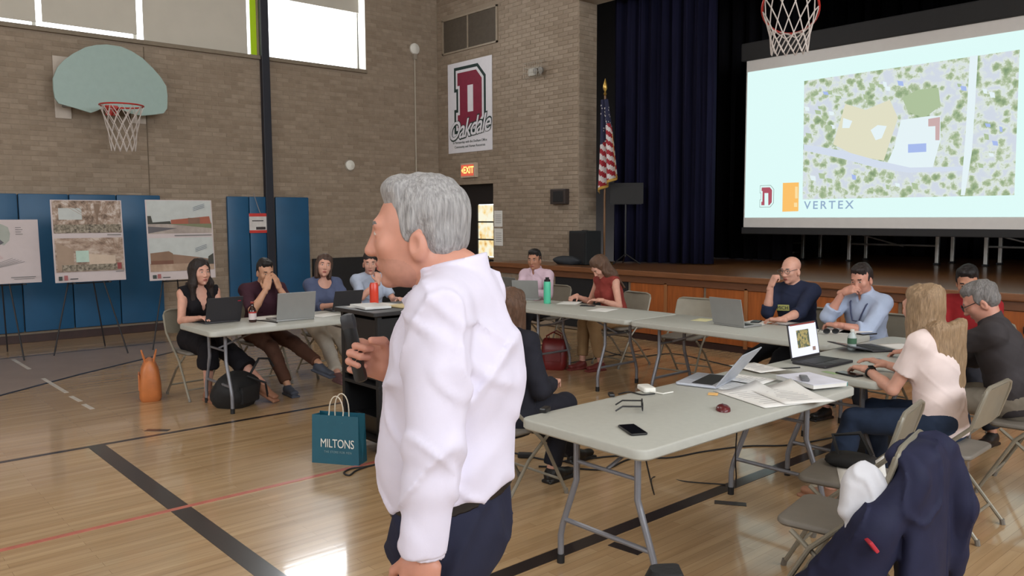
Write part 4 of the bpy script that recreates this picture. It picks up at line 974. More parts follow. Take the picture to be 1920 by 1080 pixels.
# ================================================================== easels with presentation boards
M_FOAM = mat('foam_board', (196, 184, 184), 0.75, var=0.02)
M_EASEL = mat('easel_black', (26, 25, 30), 0.45)
def easel(feet_front, foot_back, label, board_px, bx, pics, prefix, lean=0.10, blabel=''):
    c = (np.array(feet_front[0])+np.array(feet_front[1]))/2; f0, f1 = [np.array([*q, 0.0]) for q in feet_front]; b = np.array([*foot_back, 0.0])
    # board corners on a leaning plane that faces the room
    (x0, y0), (x1, y1) = board_px; za = 1.72; fx = max(f0[0], f1[0]); apx = fx-0.62
    for _ in range(4):
        zb = onx(x0, y1, bx)[2]; bx = fx+(apx-fx)*zb/za+0.035
    lean = 0.06
    bl, br, tl = onx(x0, y1, bx), onx(x1, y1, bx), onx(x0, y0, bx)
    Wd, Hd = br[1]-bl[1], tl[2]-bl[2]
    e = thing('easel', label, 'easel', (c[0], c[1], 0), 0, 'black display easels along the blue pads')
    apex = np.array([apx, (bl[1]+br[1])/2, za])
    loc = np.array([c[0], c[1], 0])
    for q in (f0, f1, b):
        l = MB().tube([q-loc+[0, 0, 0.006], apex-loc], 0.009, 8).build('leg', M_EASEL, e)
    mb = MB()
    for yy in (bl[1]+Wd*0.25, bl[1]+Wd*0.75): mb.box(np.array([bx+0.0, yy, bl[2]-0.014])-loc, (0.06, 0.03, 0.02), bev=0.004)
    yl = (bl[1]+br[1])/2; mb.tube([np.array([bx-0.05, bl[1]+Wd*0.2, bl[2]-0.02])-loc, np.array([bx-0.05, bl[1]+Wd*0.8, bl[2]-0.02])-loc], 0.008, 6)
    mb.build('ledge', M_EASEL, e)
    bd = thing('presentation_board', blabel, 'board', (bx, bl[1], bl[2]), 0)
    up = Vector((-lean, 0, 1)).normalized(); ax = Vector((0, 1, 0)); nz = ax.cross(up)
    MB().box(Vector((0, 0, 0))+ax*Wd/2+up*Hd/2-nz*0.004, (Wd, Hd, 0.008), axes(ax, up, nz), bev=0.003).build('foam_sheet', M_FOAM, bd)
    for i, (nm, poly, m_) in enumerate(pics):
        P_ = [((x)*Wd, (1-y)*Hd) for x, y in poly]
        MB().prism(P_, tuple(nz*(0.0008+0.0005*i)), ax, up, nz, 0.0004).build(nm, m_, bd)
    return bd, ax, up, nz, Wd, Hd
def pm(name, c1, c2, c3, scale=9, stretch=(1, 1, 1)):
    if name in MATS: return MATS[name]
    m, nt, b = _new(name); N, L = nt.nodes, nt.links
    tc = N.new('ShaderNodeTexCoord'); mp = N.new('ShaderNodeMapping'); mp.inputs['Scale'].default_value = stretch; L.new(tc.outputs['Object'], mp.inputs[0])
    no = N.new('ShaderNodeTexNoise'); no.inputs['Scale'].default_value = scale; no.inputs['Detail'].default_value = 7; no.inputs['Roughness'].default_value = 0.65; L.new(mp.outputs[0], no.inputs[0])
    rp = N.new('ShaderNodeValToRGB'); el = rp.color_ramp.elements; el.new(0.5)
    for e, (p_, c) in zip(el, ((0.35, c1), (0.5, c2), (0.65, c3))): e.position = p_; e.color = (*lin(c), 1)
    L.new(no.outputs['Fac'], rp.inputs[0]); L.new(rp.outputs[0], b.inputs['Base Color']); b.inputs['Roughness'].default_value = 0.7
    MATS[name] = m; return m
R4 = lambda x0, y0, x1, y1: [(x0, y1), (x1, y1), (x1, y0), (x0, y0)]
K = lambda n, c: mat('print_'+n, c, 0.7, var=0.05)
atrium = pm('print_atrium', (96, 78, 66), (160, 138, 122), (206, 194, 186), 14)
hall = pm('print_hall', (120, 98, 84), (168, 146, 130), (196, 180, 168), 8, (1, 1, 2))
crowd = pm('print_crowd', (70, 64, 58), (130, 120, 104), (170, 160, 146), 30)
def beams(x0, y0, x1, y1, n, cx, cy, m_):
    out = []
    for k in range(n):
        x = x0+(x1-x0)*(k+.5)/n; out.append(('beam_line', [(x-0.006, y0), (x+0.006, y0), (cx+(x-cx)*0.25+0.003, cy), (cx+(x-cx)*0.25-0.003, cy)], m_))
    return out
pics2 = [('upper_view', R4(0.02, 0.01, 0.98, 0.405), atrium), ('glass_wall', R4(0.10, 0.10, 0.42, 0.24), K('sky', (186, 190, 188)))] + beams(0.05, 0.02, 0.95, 0.4, 9, 0.62, 0.22, K('beam', (150, 124, 106))) + \
        [('tree_trunk', [(0.60, 0.05), (0.68, 0.05), (0.645, 0.22), (0.66, 0.36), (0.60, 0.36), (0.625, 0.22)], K('trunk', (132, 110, 94))), ('crowd', R4(0.03, 0.30, 0.97, 0.40), crowd),
         ('lower_view', R4(0.02, 0.465, 0.98, 0.875), hall)] + beams(0.1, 0.475, 0.98, 0.6, 9, 0.9, 0.64, K('beam', (150, 124, 106))) + \
        [('side_wall', [(0.04, 0.52), (0.27, 0.60), (0.27, 0.80), (0.04, 0.86)], K('panel', (158, 136, 118))), ('screen_wall', R4(0.30, 0.62, 0.48, 0.76), K('mint', (176, 200, 188))), ('mid_wall', [(0.48, 0.66), (0.86, 0.69), (0.86, 0.80), (0.48, 0.80)], K('cream', (196, 176, 158))), ('crowd', R4(0.10, 0.79, 0.95, 0.865), crowd), ('red_figure', R4(0.88, 0.78, 0.94, 0.86), K('redfig', (140, 66, 66))),
         ('title_bar', R4(0.76, 0.425, 0.96, 0.436), M_INK), ('title_bar', R4(0.85, 0.885, 0.97, 0.894), M_INK), ('footer_logo_letter', R4(0.045, 0.925, 0.095, 0.975), K('logog', (58, 66, 64))), ('footer_logo_block', R4(0.12, 0.915, 0.17, 0.975), K('logor', (158, 96, 96))), ('footer_rule', R4(0.20, 0.955, 0.31, 0.966), K('rule', (60, 60, 64)))]
easel([(1.48, -6.94), (1.90, -6.21)], (1.10, -6.26), 'black tripod easel holding the board with interior views', ((104, 374), (237, 531)), 1.60, pics2, 'x', blabel='white board with two brownish interior renderings on an easel')
sky1, road1 = pm('print_sky', (140, 158, 168), (150, 164, 174), (178, 184, 188), 3, (1, 1, 2)), pm('print_road', (150, 138, 132), (162, 150, 142), (176, 164, 156), 6)
pics3 = [('upper_view', R4(0.02, 0.01, 0.98, 0.42), sky1), ('ground', R4(0.02, 0.30, 0.98, 0.42), road1), ('lawn', [(0.3, 0.30), (0.98, 0.29), (0.98, 0.36)], K('lawn', (120, 124, 96))), ('shade_road', [(0.02, 0.33), (0.45, 0.355), (0.02, 0.415)], K('shade', (96, 92, 96))), ('brick_school', [(0.36, 0.25), (0.95, 0.205), (0.97, 0.30), (0.36, 0.30)], K('school', (158, 92, 72))), ('school_bay', R4(0.62, 0.225, 0.80, 0.30), K('bay', (128, 96, 80))), ('tree_mass', [(0.02, 0.20), (0.07, 0.20), (0.09, 0.28), (0.35, 0.265), (0.36, 0.30), (0.02, 0.30)], K('trees', (66, 66, 60))),
         ('lower_view', R4(0.02, 0.475, 0.98, 0.89), sky1), ('ground', R4(0.02, 0.79, 0.98, 0.89), pm('print_yard', (150, 126, 108), (166, 140, 120), (180, 156, 136), 6)), ('tan_school', [(0.03, 0.66), (0.30, 0.64), (0.36, 0.67), (0.36, 0.80), (0.03, 0.80)], K('tan', (132, 104, 84))), ('school_wing', [(0.36, 0.68), (0.70, 0.72), (0.90, 0.75), (0.90, 0.80), (0.36, 0.80)], K('wing', (140, 112, 94))), ('tree_mass', [(0.90, 0.72), (0.98, 0.68), (0.98, 0.82), (0.88, 0.82)], K('trees', (66, 66, 60))), ('dark_base', R4(0.03, 0.755, 0.36, 0.80), K('darkbase', (116, 78, 62))),
         ('title_bar', R4(0.40, 0.440, 0.97, 0.452), M_INK), ('footer_logo_letter', R4(0.045, 0.93, 0.10, 0.975), K('logog', (58, 66, 64))), ('footer_logo_block', R4(0.115, 0.92, 0.165, 0.975), K('logor', (158, 96, 96))), ('footer_rule', R4(0.19, 0.96, 0.30, 0.97), K('rule', (60, 60, 64)))]
bd, ax, up, nz, Wd, Hd = easel([(1.86, -5.90), (2.15, -5.25)], (1.35, -5.35), 'black tripod easel behind the woman in black', ((281, 374), (405, 527)), 1.70, pics3, 'x', blabel='white board with two exterior school renderings on an easel')
for yy in (0.10, 0.62):
    for k in range(3): MB().prism([(0, 0), (0.18*Wd, 0.05*Hd), (0.18*Wd, 0.056*Hd), (0, 0.006*Hd)], tuple(ax*0.70*Wd+up*(1-yy-0.02*k)*Hd+nz*0.012), ax, up, nz, 0.0004).build('stamp_line', K('stamp', (110, 118, 130)), bd)
def curve_blob(cx, cy, rx, ry, n=10, w=0.15, s=1):
    rg = random.Random(s); return [(cx+rx*(1+rg.uniform(-w, w))*math.cos(-2*math.pi*k/n), cy+ry*(1+rg.uniform(-w, w))*math.sin(-2*math.pi*k/n)) for k in range(n)]
pics1 = [('lawn_plan', curve_blob(0.47, 0.22, 0.15, 0.17, s=3), K('plang', (160, 164, 156))), ('building_plan', [(0.02, 0.44), (0.42, 0.52), (0.50, 0.60), (0.20, 0.72), (0.02, 0.68)], K('planp', (190, 168, 168))), ('yellow_wing', [(0.02, 0.60), (0.28, 0.58), (0.20, 0.66), (0.02, 0.68)], K('plany', (190, 180, 120))), ('dark_block', [(0.40, 0.35), (0.47, 0.31), (0.52, 0.36), (0.45, 0.40)], K('pland', (96, 92, 98))),
         ('north_arrow', curve_blob(0.06, 0.87, 0.03, 0.03, s=2), K('rule', (60, 60, 64)))]
for k in range(5): pics1.append(('road_line', [(0.10+0.06*k, 0.80-0.01*k), (0.62+0.04*k, 0.60+0.015*k), (0.62+0.04*k, 0.606+0.015*k), (0.10+0.06*k, 0.806-0.01*k)], M_INK))
for k in range(4): pics1.append(('legend_line', R4(0.68, 0.12+0.035*k, 0.76+0.02*(k % 2), 0.128+0.035*k), M_INK))
pics1 += [('title_bar', R4(0.58, 0.90, 0.92, 0.912), M_INK), ('title_bar', R4(0.62, 0.93, 0.90, 0.938), M_INK)]
easel([(1.60, -7.28), (1.55, -7.95)], (0.72, -7.30), 'black tripod easel holding the coloured site plan', ((-62, 412), (79, 536)), 1.35, pics1, 'x', blabel='white site plan board at the edge of the row of easels')

# ================================================================== things on the floor
# av cart between the tables
cx0, cx1, cy0, cy1, cz = 7.30, 7.80, -6.28, -5.68, 1.03
ct = thing('av_cart', 'black equipment cart under papers behind the shopping bag', 'cart', ((cx0+cx1)/2, (cy0+cy1)/2, 0))
hw, hd = (cx1-cx0)/2, (cy1-cy0)/2
slab(MB(), hw+0.03, hd+0.04, 0.02, cz-0.03, cz, 0.005).build('cart_top', mat('cart_top_black', (40, 38, 40), 0.5), ct)
for a in (-1, 1):
    for b in (-1, 1): MB().box((a*(hw-0.02), b*(hd-0.02), 0.53), (0.035, 0.035, 0.94)).build('post', M_BLACK, ct)
for z in (0.12, 0.50): slab(MB(), hw, hd, 0.01, z-0.012, z+0.012, 0.003).build('shelf', M_BLACK, ct)
MB().box((0, hd-0.01, 0.53), (2*hw-0.05, 0.012, 0.90)).build('rear_panel', M_BLACK, ct); MB().box((-hw+0.01, 0, 0.53), (0.012, 2*hd-0.05, 0.90)).build('side_panel', M_BLACK, ct); MB().box((hw-0.008, 0, 0.53), (0.012, 2*hd-0.05, 0.90)).build('side_panel', M_BLACK, ct)
MB().box((0, -hd+0.012, 0.76), (2*hw-0.06, 0.015, 0.42), bev=0.004).build('cart_door', mat('cart_door', (28, 28, 32), 0.35), ct)
amp = MB().box((0.0, -0.02, 0.20), (0.36, 0.44, 0.13), bev=0.008).build('amplifier', M_BLACKGLOSS, ct)
MB().lathe([(0.006, 0), (0.006, 0.004), (0, 0.004)], 8, (0.14, -0.242, 0.21), Matrix.Rotation(R_(90), 3, 'X')).build('indicator_light', emat('red_led', (255, 60, 50), 2.0), amp)
for a in (-1, 1):
    for b in (-1, 1): MB().lathe([(0.03, -0.012), (0.036, -0.008), (0.036, 0.008), (0.03, 0.012)], 14, (a*(hw-0.04), b*(hd-0.04), 0.036), Matrix.Rotation(R_(90), 3, 'X')).build('caster', M_BLACK, ct); 
ctx, cty = (cx0+cx1)/2, (cy0+cy1)/2
sheet(ctx-0.10, cty-0.08, 12, 0.28, 0.38, 'white printed sheet on the equipment cart', z=cz+0.001)
tag(MB().box((ctx-0.03, cty-0.18, cz+0.012), (0.28, 0.20, 0.018), rotz(R_(-8)), bev=0.004).build('report_booklet', mat('booklet_white', (206, 206, 204), 0.6)), 'white booklet at the front of the cart top', 'booklet')
tag(MB().box((ctx+0.10, cty+0.10, cz+0.008), (0.23, 0.30, 0.012), rotz(R_(12)), bev=0.003).build('manila_folder', mat('manila', (206, 186, 140), 0.75)), 'manila folder on the cart top beside the red can', 'folder')
_c = onz(690, 569, cz); CANXY = (max(_c[0], cx0+0.045), min(max(_c[1], cy0+0.05), cy1-0.05))
bottle('drink_can', 'tall bright red drink can standing on the cart', *CANXY, [(0.026, 0.001), (0.033, 0.012), (0.033, 0.145), (0.027, 0.158), (0.027, 0.162), (0, 0.160)], mat('can_red', (206, 62, 42), 0.3), z=cz, cat='can')
# teal shopping bag
M_TEAL = mat('teal_paper', (24, 84, 102), 0.45, var=0.06)
a, b = onz(585, 867, 0), onz(673, 874, 0); fw = np.linalg.norm(b-a); ang = math.atan2(b[1]-a[1], b[0]-a[0])
sb = thing('shopping_bag', 'teal paper shopping bag with white lettering and cord handles', 'shopping bag', (a[0], a[1], 0), ang)
sh_, sd_ = 0.335, 0.13
def bagface(name, P4): return MB().add(P4, [(0, 1, 2, 3)]).build(name, M_TEAL, sb, fixn=False)
V = [(0, 0, 0), (fw, 0, 0), (fw, sd_, 0), (0, sd_, 0), (0.004, 0.01, sh_), (fw-0.004, 0.01, sh_), (fw-0.004, sd_-0.01, sh_), (0.004, sd_-0.01, sh_), (fw+0.000, sd_*0.5, 0.0), (fw-0.03, sd_*0.5, sh_), (0.03, sd_*0.5, sh_), (0, sd_*.5, 0)]
o = MB().add(V, [(0, 1, 5, 4), (1, 8, 9, 5), (8, 2, 6, 9), (2, 3, 7, 6), (3, 11, 10, 7), (11, 0, 4, 10), (0, 3, 2, 1)]).build('bag_body', M_TEAL, sb)
s_ = o.modifiers.new('thick', 'SOLIDIFY'); s_.thickness = 0.002
text('bag_lettering', 'MILTONS', 0.084, M_WHITE, (fw*0.55, -0.0005, sh_*0.42), (1, 0, 0), (0, 0.03, 1), sb, sx=0.74, space=0.96, extrude=0.0008, offset=0.0)
text('bag_lettering', 'THE STORE FOR MEN', 0.022, mat('bag_pale_print', (120, 150, 158), 0.6), (fw*0.56, -0.0010, sh_*0.25), (1, 0, 0), (0, 0.03, 1), sb, sx=0.9, space=1.1, extrude=0.0008)
for yy in (0.012, sd_-0.014):
    pts = [(fw*0.35, yy, sh_-0.05)]+[(fw*0.5+fw*0.15*math.cos(R_(180-180*k/10)), yy+(0.02 if yy < 0.05 else 0), sh_+0.02+0.11*math.sin(R_(180*k/10))) for k in range(11)]+[(fw*0.65, yy, sh_-0.05)]
    MB().tube(pts, 0.0042, 6).build('cord_handle', mat('cord_cream', (214, 204, 186), 0.8), sb)
# tan leather bag by the woman's chair
M_TAN = mat('tan_leather', (188, 112, 62), 0.42, var=0.12)
def tote(label, loc, rz, m, sx_=1.0, sy_=1.0, sz_=1.0):
    tb = thing('tote_bag', label, 'bag', loc, rz); V = []; n = 20
    lv = [(0.080, 0.13, 0.0), (0.092, 0.15, 0.03), (0.090, 0.16, 0.15), (0.075, 0.155, 0.27), (0.045, 0.145, 0.34), (0.014, 0.13, 0.36)]
    for rx, ry, z in lv: V += [(sx_*rx*math.copysign(abs(math.cos(2*math.pi*k/n))**0.5, math.cos(2*math.pi*k/n)), sy_*ry*math.copysign(abs(math.sin(2*math.pi*k/n))**0.5, math.sin(2*math.pi*k/n)), z*sz_) for k in range(n)]
    F = [tuple(range(n-1, -1, -1)), tuple((len(lv)-1)*n+k for k in range(n))]+[(j*n+k, j*n+(k+1) % n, (j+1)*n+(k+1) % n, (j+1)*n+k) for j in range(len(lv)-1) for k in range(n)]
    MB().add(V, F).build('bag_body', m, tb, smooth=True)
    for s_ in (-0.03, 0.03): MB().tube([(s_*sx_, -0.08*sy_, 0.33*sz_), (s_*1.6*sx_, -0.09*sy_, 0.39*sz_), (s_*2.0*sx_, 0.0, 0.44*sz_), (s_*1.6*sx_, 0.09*sy_, 0.40*sz_), (s_*sx_, 0.08*sy_, 0.33*sz_)], 0.008, 6).build('strap', m, tb)
    MB().box((0.088*sx_, 0, 0.17*sz_), (0.014, 0.20*sy_, 0.14*sz_), bev=0.005).build('front_pocket', m, tb)
p = onz(284, 752, 0); tote('tan leather tote bag on the floor by a chair', (p[0]-0.08, p[1]+0.02, 0), R_(-107), M_TAN, 1.05, 0.95, 1.05)
# black backpack under the table
def soft_bag(name, label, cat, loc, rz, dims, m, n=20, seed=0, straps=(), squash=0.6):
    t = thing(name, label, cat, loc, rz); rg = random.Random(seed); V = []; rows = 9
    for j in range(rows):
        v = j/(rows-1); s = math.sin(math.pi*(0.16+0.80*v))**0.45
        for k in range(n):
            a = 2*math.pi*k/n; w = 1+0.08*math.sin(3*a+seed+5*v)+rg.uniform(-0.015, 0.015)
            V.append((dims[0]*s*w*math.copysign(abs(math.cos(a))**squash, math.cos(a)), dims[1]*s*w*math.copysign(abs(math.sin(a))**squash, math.sin(a)), dims[2]*v))
    F = [tuple(range(n-1, -1, -1)), tuple((rows-1)*n+k for k in range(n))]+[(j*n+k, j*n+(k+1) % n, (j+1)*n+(k+1) % n, (j+1)*n+k) for j in range(rows-1) for k in range(n)]
    o = MB().add(V, F).build('bag_body', m, t, smooth=True)
    for st in straps: MB().tube(st, 0.011, 6).build('strap', m, t, smooth=True)
    return t
M_BKN = mat('black_nylon', (24, 24, 26), 0.7, var=0.2, scale=20, bump=0.2, bscale=40)
p = onz(440, 765, 0)
t = soft_bag('backpack', 'black backpack slumped on the floor under the table', 'backpack', (p[0]-0.10, p[1]+0.06, 0), R_(30), (0.17, 0.22, 0.30), M_BKN, seed=2, straps=[[(0.10, 0.08, 0.28), (0.12, 0.18, 0.40), (0.14, 0.30, 0.38), (0.16, 0.34, 0.30)], [(0.12, 0.0, 0.27), (0.24, 0.10, 0.20), (0.22, 0.16, 0.05)]])
MB().box((0.155, -0.02, 0.12), (0.05, 0.24, 0.16), bev=0.02).build('front_pocket', M_BKN, t, smooth=True)
# red tote under the long table
p = onz(1040, 694, 0)
tote('red handbag on the floor under the long table', (p[0]-0.05, p[1]+0.05, 0), R_(-60), mat('red_vinyl', (108, 26, 26), 0.4, var=0.15), 1.0, 0.9, 0.95)
# black gear bag at the bottom edge of the view
p = dep(1250, 1075, 2.55)
t = soft_bag('camera_bag', 'black bag top just showing at the bottom edge of view', 'bag', (p[0], p[1], 0), R_(48), (0.12, 0.10, p[2]+0.015), M_BKN, seed=6, squash=0.5)
# bag under the blonde woman's table and cable clutter
p = onz(1520, 800, 0)
soft_bag('backpack', 'dark backpack on the floor under the lit laptop table', 'backpack', (10.12, -3.9, 0), R_(20), (0.15, 0.22, 0.34), M_BKN, seed=9)
M_CBL = mat('cable_black', (26, 24, 26), 0.6)
F0 = lambda x, y: (*onz(x, y, 0)[:2], 0.006)
cable('floor_cable', [F0(960, 850), F0(1040, 866), F0(1100, 862), F0(1165, 856), F0(1250, 860), F0(1320, 848), F0(1400, 838), F0(1480, 836), F0(1560, 822)], 0.006, M_CBL, 'long black cable running across the floor under nearest table')
cable('floor_cable', [F0(1010, 876), F0(1060, 878), F0(1130, 882), F0(1170, 866), F0(1195, 858)], 0.006, M_CBL, 'black cable looping behind the nearest table leg')
cable('floor_cable', [(10.12, -6.3, 0.66), (10.05, -6.1, 0.3), F0(1225, 896), F0(1290, 905), F0(1360, 910)], 0.004, M_CBL, 'thin cable dropping from the nearest table to the floor')
cable('floor_cable', [(9.95, -5.2, 0.68), (9.93, -5.2, 0.3), F0(1380, 900), F0(1370, 910)], 0.004, M_CBL, 'thin cable hanging beside the far leg of nearest table')
cable('floor_cable', [F0(720, 868), F0(690, 876), F0(660, 880), F0(645, 888), F0(655, 893), F0(668, 884), F0(690, 876)], 0.006, M_CBL, 'black cable curled on the floor by the shopping bag')
cable('floor_cable', [F0(1110, 650), F0(1180, 670), F0(1260, 664), F0(1330, 678), F0(1420, 700)], 0.006, M_CBL, 'black cable on the floor beneath the long tables')
for (x, y, lab, s) in ((1055, 855, 'black power brick on the floor by the dark suit shoes', 1.0), (985, 858, 'second black power brick half behind the standing man', 0.8)):
    p = onz(x, y, 0); tag(MB().box((p[0], p[1], 0.018), (0.13*s, 0.06*s, 0.034), rotz(R_(40)), bev=0.008).build('power_brick', M_CBL), lab, 'power adapter')
# duffel on the stage lip
p = onz(1066, 497, STZ)
soft_bag('duffel_bag', 'dark duffel bag lying on the stage edge', 'bag', (p[0]-0.13, p[1]+0.11, STZ), R_(3), (0.26, 0.10, 0.13), mat('duffel_dark', (34, 38, 44), 0.7, var=0.3, scale=10), seed=12)
# ================================================================== people: smooth-union bodies polygonised on a grid
def nrm(v): v = np.asarray(v, float); return v/np.linalg.norm(v)
class Noise:
    def __init__(s, seed): s.g = np.random.RandomState(seed).rand(16, 16, 16).astype(np.float32)*2-1
    def __call__(s, X, Y, Z):
        X, Y, Z = np.broadcast_arrays(X, Y, Z)
        def fr(a): i = np.floor(a); f = a-i; return i.astype(int) % 16, (f*f*(3-2*f))
        xi, xf = fr(X); yi, yf = fr(Y); zi, zf = fr(Z); x1, y1, z1 = (xi+1) % 16, (yi+1) % 16, (zi+1) % 16; g = s.g
        a = g[xi, yi, zi]*(1-xf)+g[x1, yi, zi]*xf; b = g[xi, y1, zi]*(1-xf)+g[x1, y1, zi]*xf
        c = g[xi, yi, z1]*(1-xf)+g[x1, yi, z1]*xf; d = g[xi, y1, z1]*(1-xf)+g[x1, y1, z1]*xf
        return (a*(1-yf)+b*yf)*(1-zf)+(c*(1-yf)+d*yf)*zf
class Prim:
    def __init__(s, fn, lo, hi, k=0.02, mode='u', cuts=()): s.fn, s.lo, s.hi, s.k, s.mode, s.cuts = fn, np.array(lo, float), np.array(hi, float), k, mode, cuts
def cone(a, b, ra, rb, k=0.02, cuts=(), mode='u'):
    a, b = np.asarray(a, float), np.asarray(b, float); ba = b-a; L2 = max(float(ba@ba), 1e-9)
    def fn(X, Y, Z):
        x, y, z = X-a[0], Y-a[1], Z-a[2]; t = np.clip((x*ba[0]+y*ba[1]+z*ba[2])/L2, 0, 1)
        return np.sqrt((x-t*ba[0])**2+(y-t*ba[1])**2+(z-t*ba[2])**2)-(ra+(rb-ra)*t)
    m = max(ra, rb); return Prim(fn, np.minimum(a, b)-m, np.maximum(a, b)+m, k, mode, cuts)
def ell(c, A, r, k=0.02, cuts=(), mode='u'):
    """ellipsoid with axes rows A (3 unit vectors) and radii r"""
    c = np.asarray(c, float); A = np.asarray(A, float); r = np.asarray(r, float)
    def fn(X, Y, Z):
        x, y, z = X-c[0], Y-c[1], Z-c[2]
        u, v, w = [(x*A[i][0]+y*A[i][1]+z*A[i][2])/r[i] for i in range(3)]
        k0 = np.sqrt(u*u+v*v+w*w); k1 = np.sqrt((u/r[0])**2+(v/r[1])**2+(w/r[2])**2)+1e-9
        return k0*(k0-1)/k1
    e = np.sqrt(((A*r[:, None])**2).sum(0)); return Prim(fn, c-e, c+e, k, mode, cuts)
def eloft(a, b, rt, fw, wa, da, wb, db, k=0.03, cuts=(), mode='u'):
    """tapered elliptical capsule from a to b; rt, fw: cross-section axes"""
    a, b = np.asarray(a, float), np.asarray(b, float); ba = b-a; L = np.linalg.norm(ba); ax = ba/L; rt, fw = np.asarray(rt, float), np.asarray(fw, float)
    def fn(X, Y, Z):
        x, y, z = X-a[0], Y-a[1], Z-a[2]; h = x*ax[0]+y*ax[1]+z*ax[2]; hc = np.clip(h, 0, L); t = hc/L; o = h-hc
        u = x*rt[0]+y*rt[1]+z*rt[2]; v = x*fw[0]+y*fw[1]+z*fw[2]
        w_, d_ = wa+(wb-wa)*t, da+(db-da)*t; m = np.minimum(w_, d_)
        u2, v2, o2 = u/w_, v/d_, o/m
        k0 = np.sqrt(u2*u2+v2*v2+o2*o2); k1 = np.sqrt((u2/w_)**2+(v2/d_)**2+(o2/m)**2)+1e-6
        return k0*(k0-1)/k1
    m = max(wa, wb, da, db); return Prim(fn, np.minimum(a, b)-m, np.maximum(a, b)+m, k, mode, cuts)
def rbox(c, A, h, r, k=0.01, cuts=(), mode='u'):
    c = np.asarray(c, float); A = np.asarray(A, float); h = np.asarray(h, float)-r
    def fn(X, Y, Z):
        x, y, z = X-c[0], Y-c[1], Z-c[2]; q = [np.abs(x*A[i][0]+y*A[i][1]+z*A[i][2])-h[i] for i in range(3)]
        return np.sqrt(sum(np.maximum(t, 0)**2 for t in q))+np.minimum(np.maximum(np.maximum(q[0], q[1]), q[2]), 0)-r
    e = (np.abs(A)*(h+r)[:, None]).sum(0); return Prim(fn, c-e, c+e, k, mode, cuts)
def polygonise(prims, h, disp=None):
    pos = [p for p in prims if p.mode == 'u']
    lo = np.min([p.lo for p in pos], 0)-3*h; hi = np.max([p.hi for p in pos], 0)+3*h
    n = np.ceil((hi-lo)/h).astype(int)+1
    ax = [lo[i]+h*np.arange(n[i]) for i in range(3)]
    F = np.full(n, 0.25, np.float32)
    for p in prims:
        pad = p.k+3*h; i0 = np.maximum(((p.lo-pad-lo)/h).astype(int), 0); i1 = np.minimum(((p.hi+pad-lo)/h).astype(int)+2, n)
        if np.any(i1 <= i0): continue
        sl = tuple(slice(a, b) for a, b in zip(i0, i1))
        X, Y, Z = ax[0][sl[0]][:, None, None], ax[1][sl[1]][None, :, None], ax[2][sl[2]][None, None, :]
        d = p.fn(X, Y, Z)
        for (pt, nn) in p.cuts: d = np.maximum(d, (X-pt[0])*nn[0]+(Y-pt[1])*nn[1]+(Z-pt[2])*nn[2])
        f = F[sl]; k = max(p.k, 1e-5)
        if p.mode == 'u': g = np.maximum(k-np.abs(f-d), 0)/k; F[sl] = np.minimum(f, d)-g*g*k/4
        elif p.mode == 's': g = np.maximum(k-np.abs(f+d), 0)/k; F[sl] = np.maximum(f, -d)+g*g*k/4
        elif p.mode == 'i': F[sl] = np.maximum(f, d)
    if disp is not None:
        near = np.abs(F) < 0.05; I = np.where(near)
        F[I] += disp(ax[0][I[0]], ax[1][I[1]], ax[2][I[2]]).astype(np.float32)
    F = F.astype(float)
    ins = F < 0; c = np.zeros(n-1, np.int8)
    for dx in (0, 1):
        for dy in (0, 1):
            for dz in (0, 1): c += ins[dx:n[0]-1+dx, dy:n[1]-1+dy, dz:n[2]-1+dz]
    act = (c > 0) & (c < 8); cell = np.stack(np.where(act), 1)
    idx = -np.ones(n-1, int); idx[act] = np.arange(len(cell))
    acc = np.zeros((len(cell), 3)); cnt = np.zeros(len(cell))
    cor = [(i, j, k) for i in (0, 1) for j in (0, 1) for k in (0, 1)]
    for a in cor:
        for d in range(3):
            if a[d]: continue
            b = list(a); b[d] = 1
            fa = F[cell[:, 0]+a[0], cell[:, 1]+a[1], cell[:, 2]+a[2]]; fb = F[cell[:, 0]+b[0], cell[:, 1]+b[1], cell[:, 2]+b[2]]
            cr = (fa < 0) != (fb < 0); t = np.where(cr, fa/np.where(cr, fa-fb, 1), 0)
            q = np.tile(np.array(a, float), (len(cell), 1)); q[:, d] = t
            acc += np.where(cr[:, None], q, 0); cnt += cr
    V = lo+h*(cell+acc/np.maximum(cnt, 1)[:, None])
    Q = []
    for d in range(3):
        e = [1 if i == d else 0 for i in range(3)]; u, w = [(1, 2), (2, 0), (0, 1)][d]
        A = ins[:n[0]-e[0], :n[1]-e[1], :n[2]-e[2]]; B = ins[e[0]:, e[1]:, e[2]:]
        P_ = np.stack(np.where(A != B), 1)
        ok = (P_[:, u] > 0) & (P_[:, w] > 0) & (P_[:, u] < n[u]-1) & (P_[:, w] < n[w]-1); P_ = P_[ok]
        flip = A[P_[:, 0], P_[:, 1], P_[:, 2]]
        def g(du, dw):
            q = P_.copy(); q[:, u] -= du; q[:, w] -= dw; return idx[q[:, 0], q[:, 1], q[:, 2]]
        quad = np.stack([g(1, 1), g(0, 1), g(0, 0), g(1, 0)], 1); quad[~flip] = quad[~flip][:, ::-1]
        Q.append(quad)
    return V, np.concatenate(Q)
